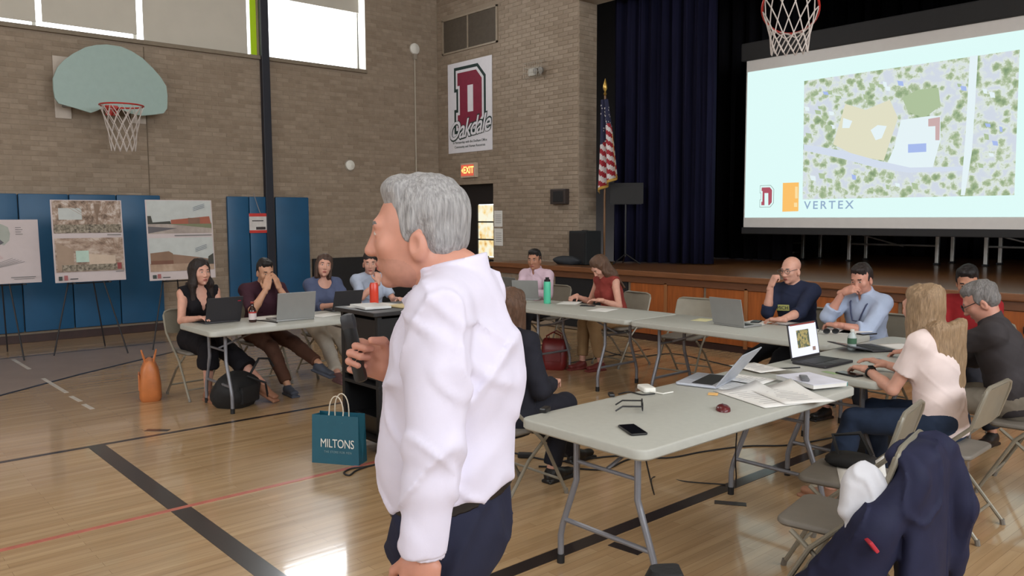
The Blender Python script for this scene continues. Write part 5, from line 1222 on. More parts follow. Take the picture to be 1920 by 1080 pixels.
def sdf_mesh(name, meshes, mats, root, paints=(), parent=None):
    """meshes: [(V, Q, base material index)]; paints: (centre, axes, radii, material index)"""
    V = np.concatenate([m[0] for m in meshes]); off = np.cumsum([0]+[len(m[0]) for m in meshes])
    Q = np.concatenate([m[1]+o for m, o in zip(meshes, off)]); mi = np.concatenate([np.full(len(m[1]), m[2]) for m in meshes])
    C = V[Q].mean(1)
    for (c, A, r, idx) in paints:
        q = (C-np.asarray(c))@np.asarray(A).T/np.asarray(r); mi[(q*q).sum(1) < 1] = idx
    me = bpy.data.meshes.new(name); V = V-np.asarray(root)
    me.vertices.add(len(V)); me.vertices.foreach_set('co', V.astype(np.float32).ravel())
    me.loops.add(Q.size); me.loops.foreach_set('vertex_index', Q.astype(np.int32).ravel())
    me.polygons.add(len(Q)); me.polygons.foreach_set('loop_start', np.arange(0, Q.size, 4, dtype=np.int32))
    me.polygons.foreach_set('loop_total', np.full(len(Q), 4, np.int32))
    for m in mats: me.materials.append(m)
    me.polygons.foreach_set('material_index', mi.astype(np.int32)); me.polygons.foreach_set('use_smooth', np.ones(len(Q), bool))
    me.update(calc_edges=True); me.validate()
    return link(name, me, parent)

def ik(a, t, l1, l2, pole):
    a, t, pole = np.asarray(a, float), np.asarray(t, float), np.asarray(pole, float); d = t-a; D = np.linalg.norm(d)
    if D > (l1+l2)*0.995: t = a+d/D*(l1+l2)*0.995; d = t-a; D = np.linalg.norm(d)
    if D < abs(l1-l2)+0.02: D = abs(l1-l2)+0.02
    u = d/np.linalg.norm(d); x = (l1*l1-l2*l2+D*D)/(2*D); h = math.sqrt(max(l1*l1-x*x, 0)); p = pole-u*(pole@u); p = nrm(p)
    return a+u*x+p*h, t
def rodr(v, k, a):
    k = nrm(k); return v*math.cos(a)+np.cross(k, v)*math.sin(a)+k*(k@v)*(1-math.cos(a))

def hand_prims(w, d, back, side, curl=(25, 30, 20), thumb=(0.55, 0.65, -0.35), tbend=25, s=1.0, spread=4):
    """w wrist, d finger direction, back: normal out of the back of the hand, side +1 right hand, -1 left"""
    d = nrm(d); z = nrm(np.asarray(back, float)-d*(np.asarray(back, float)@d)); x = np.cross(d, z)*(-side)   # x: towards the thumb
    A = [x, d, z]; L = lambda p: w+s*(x*p[0]+d*p[1]+z*p[2])
    pr = [rbox(L((0, 0.048, 0)), A, np.array((0.040, 0.046, 0.0135))*s, 0.012*s, 0.012), cone(w-d*0.03*s, L((0, 0.02, 0)), 0.025*s, 0.024*s, 0.02)]
    pr.append(ell(L((0.026, 0.028, -0.010)), A, np.array((0.018, 0.030, 0.014))*s, 0.012))
    tips = []
    for i, (fx, fy, ln, r) in enumerate(((0.029, 0.092, 0.073, 0.0088), (0.010, 0.097, 0.081, 0.009), (-0.010, 0.094, 0.075, 0.0086), (-0.029, 0.086, 0.060, 0.0078))):
        p = L((fx, fy, 0)); dirv = rodr(d, z, -side*R_(spread*(1.5-i))); axis = np.cross(dirv, -z)
        pr.append(ell(L((fx, fy-0.004, 0.004)), A, np.array((0.010, 0.012, 0.010))*s, 0.006))
        cc = curl[i] if isinstance(curl[0], (list, tuple)) else curl
        for j, (fr, ang) in enumerate(zip((0.45, 0.30, 0.25), cc)):
            dirv = rodr(dirv, axis, R_(ang)); q = p+dirv*ln*fr*s
            pr.append(cone(p, q, r*s*(1-0.08*j), r*s*(0.93-0.08*j), 0.004)); p = q
        tips.append((p, dirv))
    td = nrm(x*thumb[0]+d*thumb[1]+z*thumb[2]); p = L((0.032, 0.018, -0.006)); q = p+td*0.042*s
    pr.append(cone(p, q, 0.013*s, 0.0105*s, 0.008)); ax_ = np.cross(td, nrm(d*0.6-x*0.6-z*0.3)); td2 = rodr(td, ax_, R_(tbend)) if np.linalg.norm(ax_) > 1e-3 else td
    q2 = q+td2*0.032*s; pr.append(cone(q, q2, 0.0105*s, 0.0085*s, 0.004))
    return pr

def head_prims(c, r, f, u, s=1.0, fem=False, jaw=1.0, nose=1.0):
    A = [r, f, u]; L = lambda x, y, z: c+s*(r*x+f*y+u*z)
    e = lambda x, y, z, a, b, d, k=0.02, mode='u': ell(L(x, y, z), A, np.array((a, b, d))*s, k*s, mode=mode)
    pr = [e(0, -0.018, 0.045, 0.076, 0.094, 0.082), e(0, 0.030, -0.015, 0.064, 0.064, 0.090, 0.03), e(0, 0.028, -0.070, 0.047*jaw, 0.048, 0.040, 0.025), e(0, 0.067, -0.100, 0.020*jaw, 0.018, 0.015, 0.016)]
    pr += [cone(L(-0.034, 0.080, 0.030), L(0.034, 0.080, 0.030), 0.0125*s, 0.0125*s, 0.018*s)]
    for q in (-1, 1):
        pr += [e(q*0.040, 0.060, -0.020, 0.022, 0.022, 0.022, 0.02), e(q*0.031, 0.101, 0.010, 0.016, 0.013, 0.010, 0.012, 's'), e(q*0.031, 0.0775, 0.010, 0.0135, 0.0135, 0.0125, 0.004)]
    pr += [cone(L(0, 0.088, 0.020), L(0, 0.099+0.006*nose, -0.026), 0.0085*s, 0.0115*s*nose, 0.014*s), e(0, 0.098+0.006*nose, -0.031, 0.0125*nose, 0.0125*nose, 0.010*nose, 0.008)]
    for q in (-1, 1): pr += [e(q*0.012, 0.096, -0.034, 0.0075, 0.010, 0.0075, 0.006)]
    pr += [e(0, 0.083, -0.060, 0.022, 0.014, 0.006, 0.008), e(0, 0.082, -0.071, 0.019, 0.013, 0.007, 0.008), e(0, 0.100, -0.0655, 0.022, 0.012, 0.0022, 0.003, 's'), e(0, 0.099, -0.083, 0.030, 0.012, 0.007, 0.008, 's')]
    for q in (-1, 1):
        pr += [e(q*0.075, -0.014, -0.018, 0.011, 0.020, 0.032, 0.006), e(q*0.084, -0.005, -0.014, 0.007, 0.011, 0.017, 0.006, 's')]
    return pr
def head_paints(c, r, f, u, s=1.0, brow=3, lip=2, white=4, iris=5):
    A = [r, f, u]; L = lambda x, y, z: c+s*(r*x+f*y+u*z); out = []
    out.append((L(0, 0.094, -0.066), A, np.array((0.023, 0.016, 0.0105))*s, lip))
    for q in (-1, 1):
        out.append((L(q*0.031, 0.090, 0.010), A, np.array((0.0125, 0.012, 0.0052))*s, white)); out.append((L(q*0.031, 0.092, 0.010), A, np.array((0.0052, 0.012, 0.0056))*s, iris))
        out.append((L(q*0.033, 0.093, 0.033), A, np.array((0.019, 0.020, 0.0048))*s, brow))
    return out
def hair_prims(kind, c, r, f, u, s=1.0, C7=None, fall=0.22, tdown=None, tfw=None, back=False):
    A = [r, f, u]; L = lambda x, y, z: c+s*(r*x+f*y+u*z); V3 = lambda x, y, z: nrm(r*x+f*y+u*z)
    front = (L(0, 0.070, 0.094), V3(0, 0.860, -0.51)); nape = (L(0, -0.03, -0.055), V3(0, 0.35, -0.94))
    cap = lambda g, cuts: ell(L(0, -0.020, 0.047), A, np.array((0.080+g, 0.098+g, 0.086+g))*s, 0.01, cuts)
    E = lambda x, y, z, a, b, d, k=0.02, mode='u', cuts=(): ell(L(x, y, z), A, np.array((a, b, d))*s, k*s, cuts, mode)
    ears = [E(q*0.088, 0.000, -0.020, 0.020, 0.030, 0.036, 0.008, 's') for q in (-1, 1)]
    base = [E(0, -0.029, 0.055, 0.0815, 0.098, 0.088), E(0, -0.052, -0.008, 0.069, 0.062, 0.058, 0.03)]
    if kind == 'short': return base+[E(0, 0.030, 0.108, 0.058, 0.044, 0.028, 0.03)]+[E(q*0.068, 0.006, 0.012, 0.009, 0.014, 0.026, 0.015) for q in (-1, 1)]+ears
    if kind == 'thinning': return [E(0, -0.040, 0.048, 0.082, 0.096, 0.082), base[1]]+ears
    pr = base+[E(0, 0.016, 0.085, 0.075, 0.056, 0.052, 0.03)]
    C = C7 if C7 is not None else L(0, -0.06, -0.14)
    dn = tdown if tdown is not None else -u; bk = -(tfw if tfw is not None else f)
    if kind == 'long':
        mid = C+bk*(0.115 if back else 0.08)-dn*0.005; low = C+bk*(0.178 if back else 0.16)+dn*fall*0.95
        pr.append(eloft(L(0, -0.060, 0.03), mid, r, f, 0.086*s, 0.058*s, 0.100, 0.050, 0.05)); pr.append(eloft(mid, low, r, f, 0.100, 0.045, 0.075, 0.024, 0.05))
        for q in (-1, 1):
            m2 = L(q*0.092, 0.004, -0.105) if not back else C+r*q*0.090+bk*0.085-dn*0.015; l2 = C+r*q*0.115-bk*0.070+dn*(fall*0.55) if not back else C+r*q*0.115+bk*0.165+dn*(fall*0.8)
            pr.append(eloft(L(q*0.072, 0.0, 0.04), m2, r, f, 0.020*s, 0.046*s, 0.030, 0.044, 0.03)); pr.append(eloft(m2, l2, r, f, 0.030 if not back else 0.045, 0.042, 0.020 if not back else 0.034, 0.026, 0.04))
    if kind == 'bob':
        pr.append(eloft(L(0, -0.05, 0.02), L(0, -0.06, -0.11), r, f, 0.084*s, 0.055*s, 0.08*s, 0.045, 0.04))
        for q in (-1, 1): pr.append(eloft(L(q*0.070, -0.005, 0.03), L(q*0.078, 0.012, -0.12), r, f, 0.018*s, 0.040*s, 0.020, 0.034, 0.03))
    if kind == 'ponytail':
        pr.append(cone(L(0, -0.11, 0.02), L(0.02, -0.12, -0.06), 0.03, 0.026, 0.02)); pr.append(cone(L(0.02, -0.12, -0.06), L(0.07, -0.02, -0.24), 0.026, 0.010, 0.02))
    return pr

SKINS = {'fair': (206, 154, 134), 'ruddy': (194, 138, 118), 'tan': (176, 124, 98), 'olive': (188, 140, 112)}
M_LIP, M_EYE, M_IRIS = mat('lips', (164, 92, 84), 0.5), mat('eye_white', (205, 198, 192), 0.25), mat('iris_dark', (44, 32, 26), 0.2)
def skinmat(k):
    return mat('skin_'+k, SKINS[k], 0.52, var=0.06, scale=25, sss=0.12)
def hairmat(n, rgb, var=0.35): return mat('hair_'+n, rgb, 0.5, var=var, scale=30, stretch=(6, 6, 0.8), bump=0.5, bscale=60, spec=0.4)
def cloth(n, rgb, var=0.06, rough=0.85, bump=0.12): return mat('cloth_'+n, rgb, rough, var=var, scale=14, bump=bump, bscale=26, spec=0.2)

def person(sp):
    """seated or standing figure built from joints; every point in metres in the room"""
    H = sp.get('H', 1.0); fyaw = R_(sp['yaw']); fwd0 = np.array([math.cos(fyaw), math.sin(fyaw), 0]); lean = R_(sp.get('lean', 6)); sl_ = R_(sp.get('side', 0))
    up0 = np.array([0, 0, 1.0]); tw = R_(sp.get('twist', 0))
    fdir = rodr(fwd0, up0, tw); right0 = np.cross(fdir, up0)
    tup = nrm(up0*math.cos(lean)+fdir*math.sin(lean)+right0*math.sin(sl_)); tf = nrm(fdir-tup*(fdir@tup)); tr = np.cross(tf, tup)
    pel = np.array(sp['pel'], float); T = sp.get('T', 0.50)*H; bw, bd = sp.get('bw', 1.0)*H, sp.get('bd', 1.0)*H
    c7 = pel+tup*T; root = (pel[0], pel[1], 0.0)
    cr = tf if sp.get('curve') else tf
    hy, hp_, hr = R_(sp.get('hyaw', 0)), R_(sp.get('hpitch', 0)), R_(sp.get('hroll', 0))
    hup = nrm(up0*0.75+tup*0.25); hf = rodr(nrm(fdir-hup*(fdir@hup)), hup, hy); hrt = np.cross(hf, hup); hf = rodr(hf, hrt, -hp_); hup = np.cross(hrt, hf)
    hrt = rodr(hrt, hf, hr); hup = rodr(hup, hf, hr)
    hs = sp.get('hs', 1.0)*0.97; nb = c7+tf*0.005
    hc = c7+nrm(tup*0.7+up0*0.3)*0.135*H+tf*0.030+hf*0.018
    hc = hc+fdir*sp.get('hfw', 0.0)+up0*sp.get('hup', 0.0)
    res = sp.get('res', 0.006); fem = sp.get('fem', False)
    shw = sp.get('sw', 0.168 if not fem else 0.150)*H
    SH = {q: c7+tr*q*shw-tup*0.065*H for q in (1, -1)}; HP = {q: pel+tr*q*0.088*H for q in (1, -1)}
    ak = sp.get('armk', 1.0); la, lf, lt, lc = 0.285*H*ak, 0.250*H*ak, 0.43*H, 0.425*H
    body = []; top = []; low = []; shoes = []; hands = []
    gi = sp.get('infl', 0.014)
    def torso(g, k=0.04):
        w = lambda t: pel+tup*T*t
        P_ = [eloft(w(-0.06), w(0.22), tr, tf, 0.160*bw+g, 0.108*bd+g, 0.148*bw+g, 0.104*bd+g, k), eloft(w(0.22), w(0.68), tr, tf, 0.138*bw+g, 0.098*bd+g, 0.152*bw+g, 0.108*bd+g, k), eloft(w(0.62), w(0.86), tr, tf, 0.150*bw+g, 0.106*bd+g, 0.122*bw+g, 0.076*bd+g, k)]
        bl = sp.get('belly', 0)
        if bl: P_.append(ell(w(0.30)+tf*0.05*bd, [tr, tf, tup], (0.125*bw+g, 0.07+bl+g, 0.15+g), 0.06))
        if fem:
            for q in (-1, 1): P_.append(ell(w(0.62)+tf*0.085*bd+tr*q*0.062, [tr, tf, tup], (0.058+g, 0.052+g, 0.060+g), 0.04))
        return P_
    def shoulders(g, k=0.04):
        P_ = []
        for q in (1, -1): P_ += [cone(c7-tup*0.028*H+tr*q*0.030, SH[q]+tup*0.012, 0.048*H+g, 0.050*H+g, k)]
        return P_
    EL, WR, KN, AN = {}, {}, {}, {}
    for q, key in ((1, 'R'), (-1, 'L')):
        hnd = sp['hand'+key]; EL[q], WR[q] = ik(SH[q], hnd['w'], la, lf, hnd.get('pole', -up0*1.0+tr*q*0.5-tf*0.3))
        ft = sp['foot'+key]; KN[q], AN[q] = ik(HP[q], ft['a'], lt, lc, ft.get('pole', fwd0*1.0+up0*0.6))
    aw = 0.9 if fem else 1.0
    def arm(q, g, sl=None, fore=True, k=0.02):
        """sl: sleeve length, 0..1 upper arm, 1..2 forearm; None bare arm"""
        P_ = []
        u1 = nrm(EL[q]-SH[q]); u2 = nrm(WR[q]-EL[q])
        cut1 = () if (sl is None or sl >= 1) else ((SH[q]+(EL[q]-SH[q])*sl, u1),)
        P_.append(cone(SH[q], EL[q], (0.052*aw*H)+g, (0.040*aw*H)+g, sp.get('armblend', 0.035), cut1))
        if sl is None or sl > 1:
            cut2 = () if sl is None else ((EL[q]+(WR[q]-EL[q])*(sl-1), u2),)
            m_ = EL[q]+(WR[q]-EL[q])*0.35
            P_.append(cone(EL[q], m_, 0.039*aw*H+g, 0.040*aw*H+g, 0.015, cut2)); P_.append(cone(m_, WR[q], 0.040*aw*H+g, 0.026*aw*H+(g if sl else 0), 0.015, cut2))
        return P_
    def leg(q, g, cutf=None, k=0.03, wide=0.0):
        P_ = []; u2 = nrm(AN[q]-KN[q]); cut = () if cutf is None else ((KN[q]+(AN[q]-KN[q])*cutf, u2),)
        P_.append(cone(HP[q], KN[q], 0.082*H+g, 0.056*H+g, 0.04)); m_ = KN[q]+(AN[q]-KN[q])*0.35
        P_.append(cone(KN[q], m_, 0.054*H+g, 0.052*H+g+wide*0.3, 0.02, cut)); P_.append(cone(m_, AN[q], 0.052*H+g+wide*0.3, 0.035*H+g+wide, 0.02, cut))
        return P_
    body += torso(-0.004)+shoulders(-0.004)
    for q in (1, -1): body += arm(q, -0.002)+leg(q, -0.003)
    neck_r = sp.get('neck', 0.050 if fem else 0.058)
    body.append(cone(nb-tup*0.03, hc-hup*0.05-hf*0.022, neck_r*1.08, neck_r*0.96, 0.03))
    bmesh_ = [(*polygonise(body, max(res*2, 0.011)), 0)]
    hpx = head_prims(hc, hrt, hf, hup, hs, fem, sp.get('jaw', 0.92 if fem else 1.05), sp.get('nose', 0.9 if fem else 1.08))+[cone(nb, hc-hup*0.05-hf*0.022, neck_r*1.02, neck_r*0.96, 0.03)]
    bmesh_.append((*polygonise(hpx, res*0.8), 0))
    for q, key in ((1, 'R'), (-1, 'L')):
        hnd = sp['hand'+key]
        if hnd.get('hide'): continue
        d = np.asarray(hnd.get('dir', WR[q]-EL[q]), float)
        hv = hand_prims(WR[q], d, hnd.get('back', up0), q, hnd.get('curl', (25, 30, 20)), hnd.get('thumb', (0.55, 0.65, -0.35)), hnd.get('tbend', 25), sp.get('hands', 0.93 if fem else 1.0)*H)
        bmesh_.append((*polygonise(hv, min(res, 0.005)), 0))
    sk = skinmat(sp.get('skin', 'fair')); hm = sp['hairmat']
    o = sdf_mesh('person', bmesh_, [sk, sp.get('stubble', sk), M_LIP, hm if sp.get('browmat') is None else sp['browmat'], M_EYE, M_IRIS], root, ([(hc+hs*(hf*0.040-hup*0.075), [hrt, hf, hup], np.array((0.075, 0.070, 0.048))*hs, 1)] if sp.get('stubble') else [])+head_paints(hc, hrt, hf, hup, hs))
    o.location = root; tag(o, sp['label'], 'person')
    N1, N2 = Noise(sp.get('seed', 1)), Noise(sp.get('seed', 1)+50)
    wr = sp.get('wrinkle', 0.006)
    def wrinkle(X, Y, Z):
        a = X*CR[0]+Y*CR[1]; b = X*CR[1]-Y*CR[0]
        u, v = a*0.57+Z*0.82, -a*0.82+Z*0.57; u2, v2 = a*0.8-Z*0.6, a*0.6+Z*0.8
        return wr*0.35*N1(X*7, Y*7, Z*8)-wr*1.5*np.maximum(0.55-2.6*np.abs(N2(v*11, b*5, u*3.2)), 0)-wr*1.2*np.maximum(0.5-2.6*np.abs(N1(v2*13, b*6, u2*4)), 0)
    # upper garment
    ug = sp['top']; prs = torso(gi)+shoulders(gi)
    hem = ug.get('hem', -0.10); hn = nrm(tup+tf*ug.get('tilt', 0.0))
    for p_ in prs: p_.cuts = ((pel+tup*T*hem, -hn),)
    if sp.get('belt'):
        bp_ = [eloft(pel-tup*0.05, pel+tup*T*0.3, tr, tf, 0.160*bw+0.016, 0.108*bd+0.016, 0.150*bw+0.016, 0.108*bd+0.016, 0.02, ((pel+tup*T*(hem+0.02), hn), (pel+tup*T*(hem-0.055), -hn)))]
        if sp.get('belly'): bp_.append(ell(pel+tup*T*0.30+tf*0.05*bd, [tr, tf, tup], (0.125*bw+0.012, 0.07+sp['belly']+0.006, 0.16), 0.05, ((pel+tup*T*(hem+0.02), hn), (pel+tup*T*(hem-0.055), -hn))))
        sdf_mesh('belt', [(*polygonise(bp_, 0.006), 0)], [sp['belt']], root, parent=o)
    if ug['sleeve'] > 0:
        for q in (1, -1): prs += arm(q, gi*ug.get('loose', 1.0), ug['sleeve'])
    else:
        for q in (1, -1): prs.append(ell(SH[q]+tr*q*0.055-tup*0.015, [tr, tf, tup], (0.055, 0.10, 0.085), 0.004, mode='s'))
    nk = ug.get('neck', 'crew')
    if nk == 'v':
        for j in range(4): prs.append(ell(c7+tf*0.115-tup*(0.03+0.045*j), [tr, tf, tup], (0.072-0.016*j, 0.09, 0.05), 0.004, mode='s'))
    elif nk == 'scoop': prs.append(ell(c7+tf*0.09-tup*0.02, [tr, tf, tup], (0.085, 0.09, 0.075), 0.004, mode='s'))
    elif nk == 'collar':
        prs.append(cone(nb-tup*0.025, nb+tup*0.038+tf*0.008, neck_r+0.022, neck_r+0.016, 0.006, ((nb+tup*0.034+tf*0.02, nrm(tup*0.9+tf*0.25)),)))
        prs.append(ell(nb+tf*0.085+tup*0.01, [tr, tf, tup], (0.020, 0.06, 0.065), 0.004, mode='s'))
    g_ = sdf_mesh(ug.get('name', 'shirt'), [(*polygonise(prs, max(res*1.5, 0.008), wrinkle), 0)], [ug['mat']], root, parent=o)
    if ug.get('big_collar'):
        cc_, tl_, rr_ = ug['big_collar']; ca = nrm(tup*math.cos(tl_)+tf*math.sin(tl_)); cfw = nrm(tf-ca*(tf@ca)); hh = 0.026
        prs = [eloft(cc_-ca*0.05, cc_+ca*0.05, tr, cfw, rr_*0.92, rr_*1.02, rr_*0.84, rr_*0.93, 0.01, ((cc_+ca*hh, ca), (cc_-ca*hh, -ca))), eloft(cc_-ca*0.07, cc_+ca*0.07, tr, cfw, rr_*0.80, rr_*0.90, rr_*0.74, rr_*0.83, 0.004, mode='s')]
        for q in (1, -1): prs.append(ell(cc_+cfw*rr_*0.95+tr*q*0.038-ca*0.030, [tr, cfw, ca], (0.034, 0.016, 0.034), 0.01))
        prs.append(ell(cc_+cfw*rr_*1.05+ca*0.02, [tr, cfw, ca], (0.018, 0.05, 0.06), 0.004, mode='s'))
        sdf_mesh('collar', [(*polygonise(prs, 0.005), 0)], [ug['mat']], root, parent=o)
    if ug.get('cuff'):
        for q in (1, -1):
            u2 = nrm(WR[q]-EL[q]); a_, b_ = EL[q]+(WR[q]-EL[q])*0.74, EL[q]+(WR[q]-EL[q])*0.97
            pc_ = cone(EL[q]+(WR[q]-EL[q])*0.5, WR[q]+u2*0.05, 0.047, 0.044, 0.01, ((b_, u2), (a_, -u2)))
            sdf_mesh('cuff', [(*polygonise([pc_], 0.005), 0)], [ug['mat']], root, parent=o)
    # lower garment
    lg = sp['low']; prs = [eloft(pel-tup*0.02, pel+tup*T*0.16, tr, tf, 0.160*bw+0.010, 0.108*bd+0.010, 0.148*bw+0.010, 0.104*bd+0.010, 0.03, ((pel+tup*T*lg.get('waist', 0.14), tup),))]
    for q in (1, -1): prs += leg(q, lg.get('g', 0.012), lg.get('len', 0.93), wide=lg.get('wide', 0.006))
    sdf_mesh(lg.get('name', 'trousers'), [(*polygonise(prs, max(res*1.8, 0.010), wrinkle), 0)], [lg['mat']], root, parent=o)
    # shoes
    for q, key in ((1, 'R'), (-1, 'L')):
        ft = sp['foot'+key]; td = nrm(np.asarray(ft.get('toe', fwd0), float)); a = AN[q]; sd = nrm(np.cross(td, up0)); tu = np.cross(sd, td)
        heel = a-tu*0.045*H-td*0.02; toe = a-tu*0.055*H+td*0.16*H
        prs = [eloft(heel, toe, sd, tu, 0.036, 0.034, 0.040, 0.022, 0.02), cone(a-tu*0.02, a-tu*0.04+td*0.05, 0.040, 0.036, 0.03), rbox((heel+toe)/2-tu*0.028, [sd, td, tu], (0.044, 0.125*H, 0.012), 0.010, 0.008)]
        sdf_mesh('shoe', [(*polygonise(prs, max(res*1.4, 0.008)), 0)], [sp.get('shoe', M_BLACK)], root, parent=o)
    # hair
    if sp.get('hair'):
        hp2 = hair_prims(sp['hair'], hc, hrt, hf, hup, hs, c7, sp.get('fall', 0.22), -tup, tf, sp.get('hback', False))
        amp = sp.get('hamp', 0.005)
        def strands(X, Y, Z): return amp*N1(X*70, Y*70, Z*12)+amp*0.9*N2(X*30, Y*30, Z*16)
        sdf_mesh('hair', [(*polygonise(hp2, res*0.8, strands), 0)], [hm], root, parent=o)
    o_info = dict(o=o, hc=hc, hr=hrt, hf=hf, hu=hup, hs=hs, EL=EL, WR=WR, SH=SH, tr=tr, tf=tf, tu=tup, c7=c7, KN=KN, AN=AN)
    if sp.get('glasses'):
        b = hc+hs*(hf*0.108+hup*0.010); eyeglasses('glasses', '', b, hrt, -hf, hup, sp['glasses'], 0.15, parent=o)
    return o_info
# ================================================================== the people
Z = np.array([0, 0, 1.0])
TW = TZ+0.045     # wrist height of a hand resting on a table
SEAT = 0.535
def A3(*v): return np.array(v, float)
H_DARK = hairmat('dark', (38, 28, 26)); H_BLACK = hairmat('black', (26, 22, 22)); H_BROWN = hairmat('brown', (74, 54, 44)); H_AUB = hairmat('auburn', (92, 66, 50)); H_BLOND = hairmat('blond', (150, 124, 96), 0.3); H_GREY = hairmat('grey', (150, 148, 148), 0.35); H_SALT = hairmat('salt', (112, 108, 106), 0.4)
M_SHOEB, M_SHOEG, M_SHOER = mat('shoe_black', (24, 22, 22), 0.4), mat('shoe_slate', (62, 66, 78), 0.7), mat('shoe_red', (110, 44, 40), 0.5)
flat = dict(back=Z, curl=(18, 22, 14))

# ---- the standing speaker in the white shirt
fa = -140.0; f_ = A3(math.cos(R_(fa)), math.sin(R_(fa)), 0)
pm_ = dep(848, 960, 1.88); pm_ = A3(pm_[0], pm_[1], 0.985)
wl = dep(792, 1046, 1.64); wr_ = dep(738, 688, 1.90)
right_ = np.cross(f_, Z)
man = person(dict(pel=pm_, yaw=fa, lean=-2, T=0.545, H=1.03, bw=1.07, bd=1.10, belly=0.022, armblend=0.018, stubble=mat('skin_stubble', (184, 132, 114), 0.6, var=0.08, scale=60), hfw=0.050, hup=-0.050, hs=1.03, armk=0.90, belt=mat('belt_black', (20, 18, 20), 0.4), hyaw=6, hpitch=2, res=0.0042, skin='ruddy', hair='short', hairmat=H_GREY, browmat=H_SALT, hamp=0.0035, seed=11, infl=0.016, wrinkle=0.013, nose=1.12, jaw=1.12, neck=0.064,
    label='standing man in white shirt and navy trousers holding a microphone',
    top=dict(mat=cloth('white_shirt', (214, 209, 226), 0.03, 0.8, 0.10), sleeve=1.93, neck='collar', hem=0.16, tilt=0.26, loose=1.0, cuff=True, big_collar=(dep(822, 536, 1.88), R_(40), 0.094)),
    low=dict(mat=cloth('navy_trousers', (38, 40, 58), 0.10), waist=0.20, g=0.016, wide=0.03, len=0.97),
    handL=dict(w=wl, pole=-f_*0.5-right_*1.0, back=-right_, curl=(30, 35, 25), dir=A3(0, 0, -1)+f_*0.15),
    handR=dict(w=wr_, dir=f_*0.86+Z*0.34-right_*0.30, back=right_, curl=(78, 88, 45), thumb=(0.62, 0.66, -0.55), tbend=40, pole=-Z*0.9+right_*0.5-f_*0.4),
    footL=dict(a=A3(pm_[0], pm_[1], 0.085)-right_*0.12+f_*0.04), footR=dict(a=A3(pm_[0], pm_[1], 0.085)+right_*0.12+f_*0.12), shoe=M_SHOEB))
o = man['o']; root = np.array(o.location)
# the microphone in his hand
hx = man['WR'][1]; grip = hx+nrm(f_*0.86+Z*0.34-right_*0.30)*0.080-right_*0.030
ax_ = nrm(Z*0.97+f_*0.20); mic = thing('microphone', 'slim black handheld microphone in the standing man hand', 'microphone', grip)
sdv = nrm(np.cross(ax_, f_)); fv = np.cross(sdv, ax_)
MB().box(ax_*0.020, (0.024, 0.030, 0.15), axes(sdv, fv, ax_), bev=0.010).build('handle', M_BLACKGLOSS, mic, smooth=True)
MB().box(ax_*0.085, (0.027, 0.034, 0.04), axes(sdv, fv, ax_), bev=0.012).build('head', mat('mic_head', (40, 40, 44), 0.45), mic, smooth=True)
MB().box(ax_*0.05-sdv*0.0125, (0.001, 0.012, 0.03), axes(sdv, fv, ax_)).build('switch', M_STEEL, mic)

# ---- people at the table by the boards
x, y = 4.82, -6.40
person(dict(pel=(x, y, SEAT), yaw=0, lean=5, fem=True, hyaw=6, hpitch=-2, skin='fair', hair='long', fall=0.24, hairmat=H_DARK, seed=2, label='woman in black sleeveless dress with long dark hair at a laptop',
    top=dict(mat=cloth('black_dress', (24, 22, 26), 0.1), name='dress_top', sleeve=0, neck='v', hem=-0.1), low=dict(mat=cloth('black_dress', (0, 0, 0)), name='dress_skirt', len=0.42, g=0.03, waist=0.3, wide=0.03),
    handR=dict(w=A3(5.25, -6.56, TW), **flat), handL=dict(w=A3(5.20, -6.36, TW), **flat), footR=dict(a=A3(5.16, -6.46, 0.085)), footL=dict(a=A3(5.56, -6.10, 0.16), toe=A3(0.8, 0.4, -0.4)), shoe=mat('sandal_tan', (150, 104, 80), 0.6)))
x, y = 4.76, -5.76
person(dict(pel=(x, y, SEAT), yaw=-4, lean=14, hyaw=0, hpitch=12, skin='olive', hair='short', hairmat=H_BLACK, seed=3, label='man in maroon shirt covering his face with both hands',
    top=dict(mat=cloth('maroon', (62, 36, 46), 0.1), sleeve=0.85, neck='crew'), low=dict(mat=cloth('brown_trousers', (84, 56, 44), 0.1), len=0.90),
    handR=dict(w=A3(5.075, -5.83, 0.985), dir=A3(-0.10, 0.30, 0.9), back=A3(0.8, -0.5, 0.1), curl=(10, 15, 10), pole=A3(0.4, -0.5, -1)), handL=dict(w=A3(5.075, -5.69, 0.985), dir=A3(-0.10, -0.30, 0.9), back=A3(0.8, 0.5, 0.1), curl=(10, 15, 10), pole=A3(0.4, 0.5, -1)),
    footR=dict(a=A3(5.42, -5.80, 0.085)), footL=dict(a=A3(5.72, -5.52, 0.24), toe=A3(0.9, 0.35, -0.25)), shoe=M_SHOEG))
x, y = 4.68, -5.02
person(dict(pel=(x, y, SEAT-0.01), yaw=-6, lean=4, fem=True, hyaw=-14, hpitch=-8, hroll=-8, skin='fair', hair='bob', hairmat=H_BROWN, seed=4, label='woman in slate blue top with shoulder length brown hair',
    top=dict(mat=cloth('slate_blue', (84, 92, 120), 0.08), sleeve=1.3, neck='scoop'), low=dict(mat=cloth('cream_trousers', (196, 186, 172), 0.05), len=0.92),
    handR=dict(w=A3(5.10, -5.10, TW), **flat), handL=dict(w=A3(5.12, -4.86, TW), **flat), footR=dict(a=A3(5.50, -5.28, 0.085)), footL=dict(a=A3(5.62, -5.14, 0.085)), shoe=mat('shoe_mauve', (110, 76, 76), 0.6)))
x, y = 4.62, -4.42
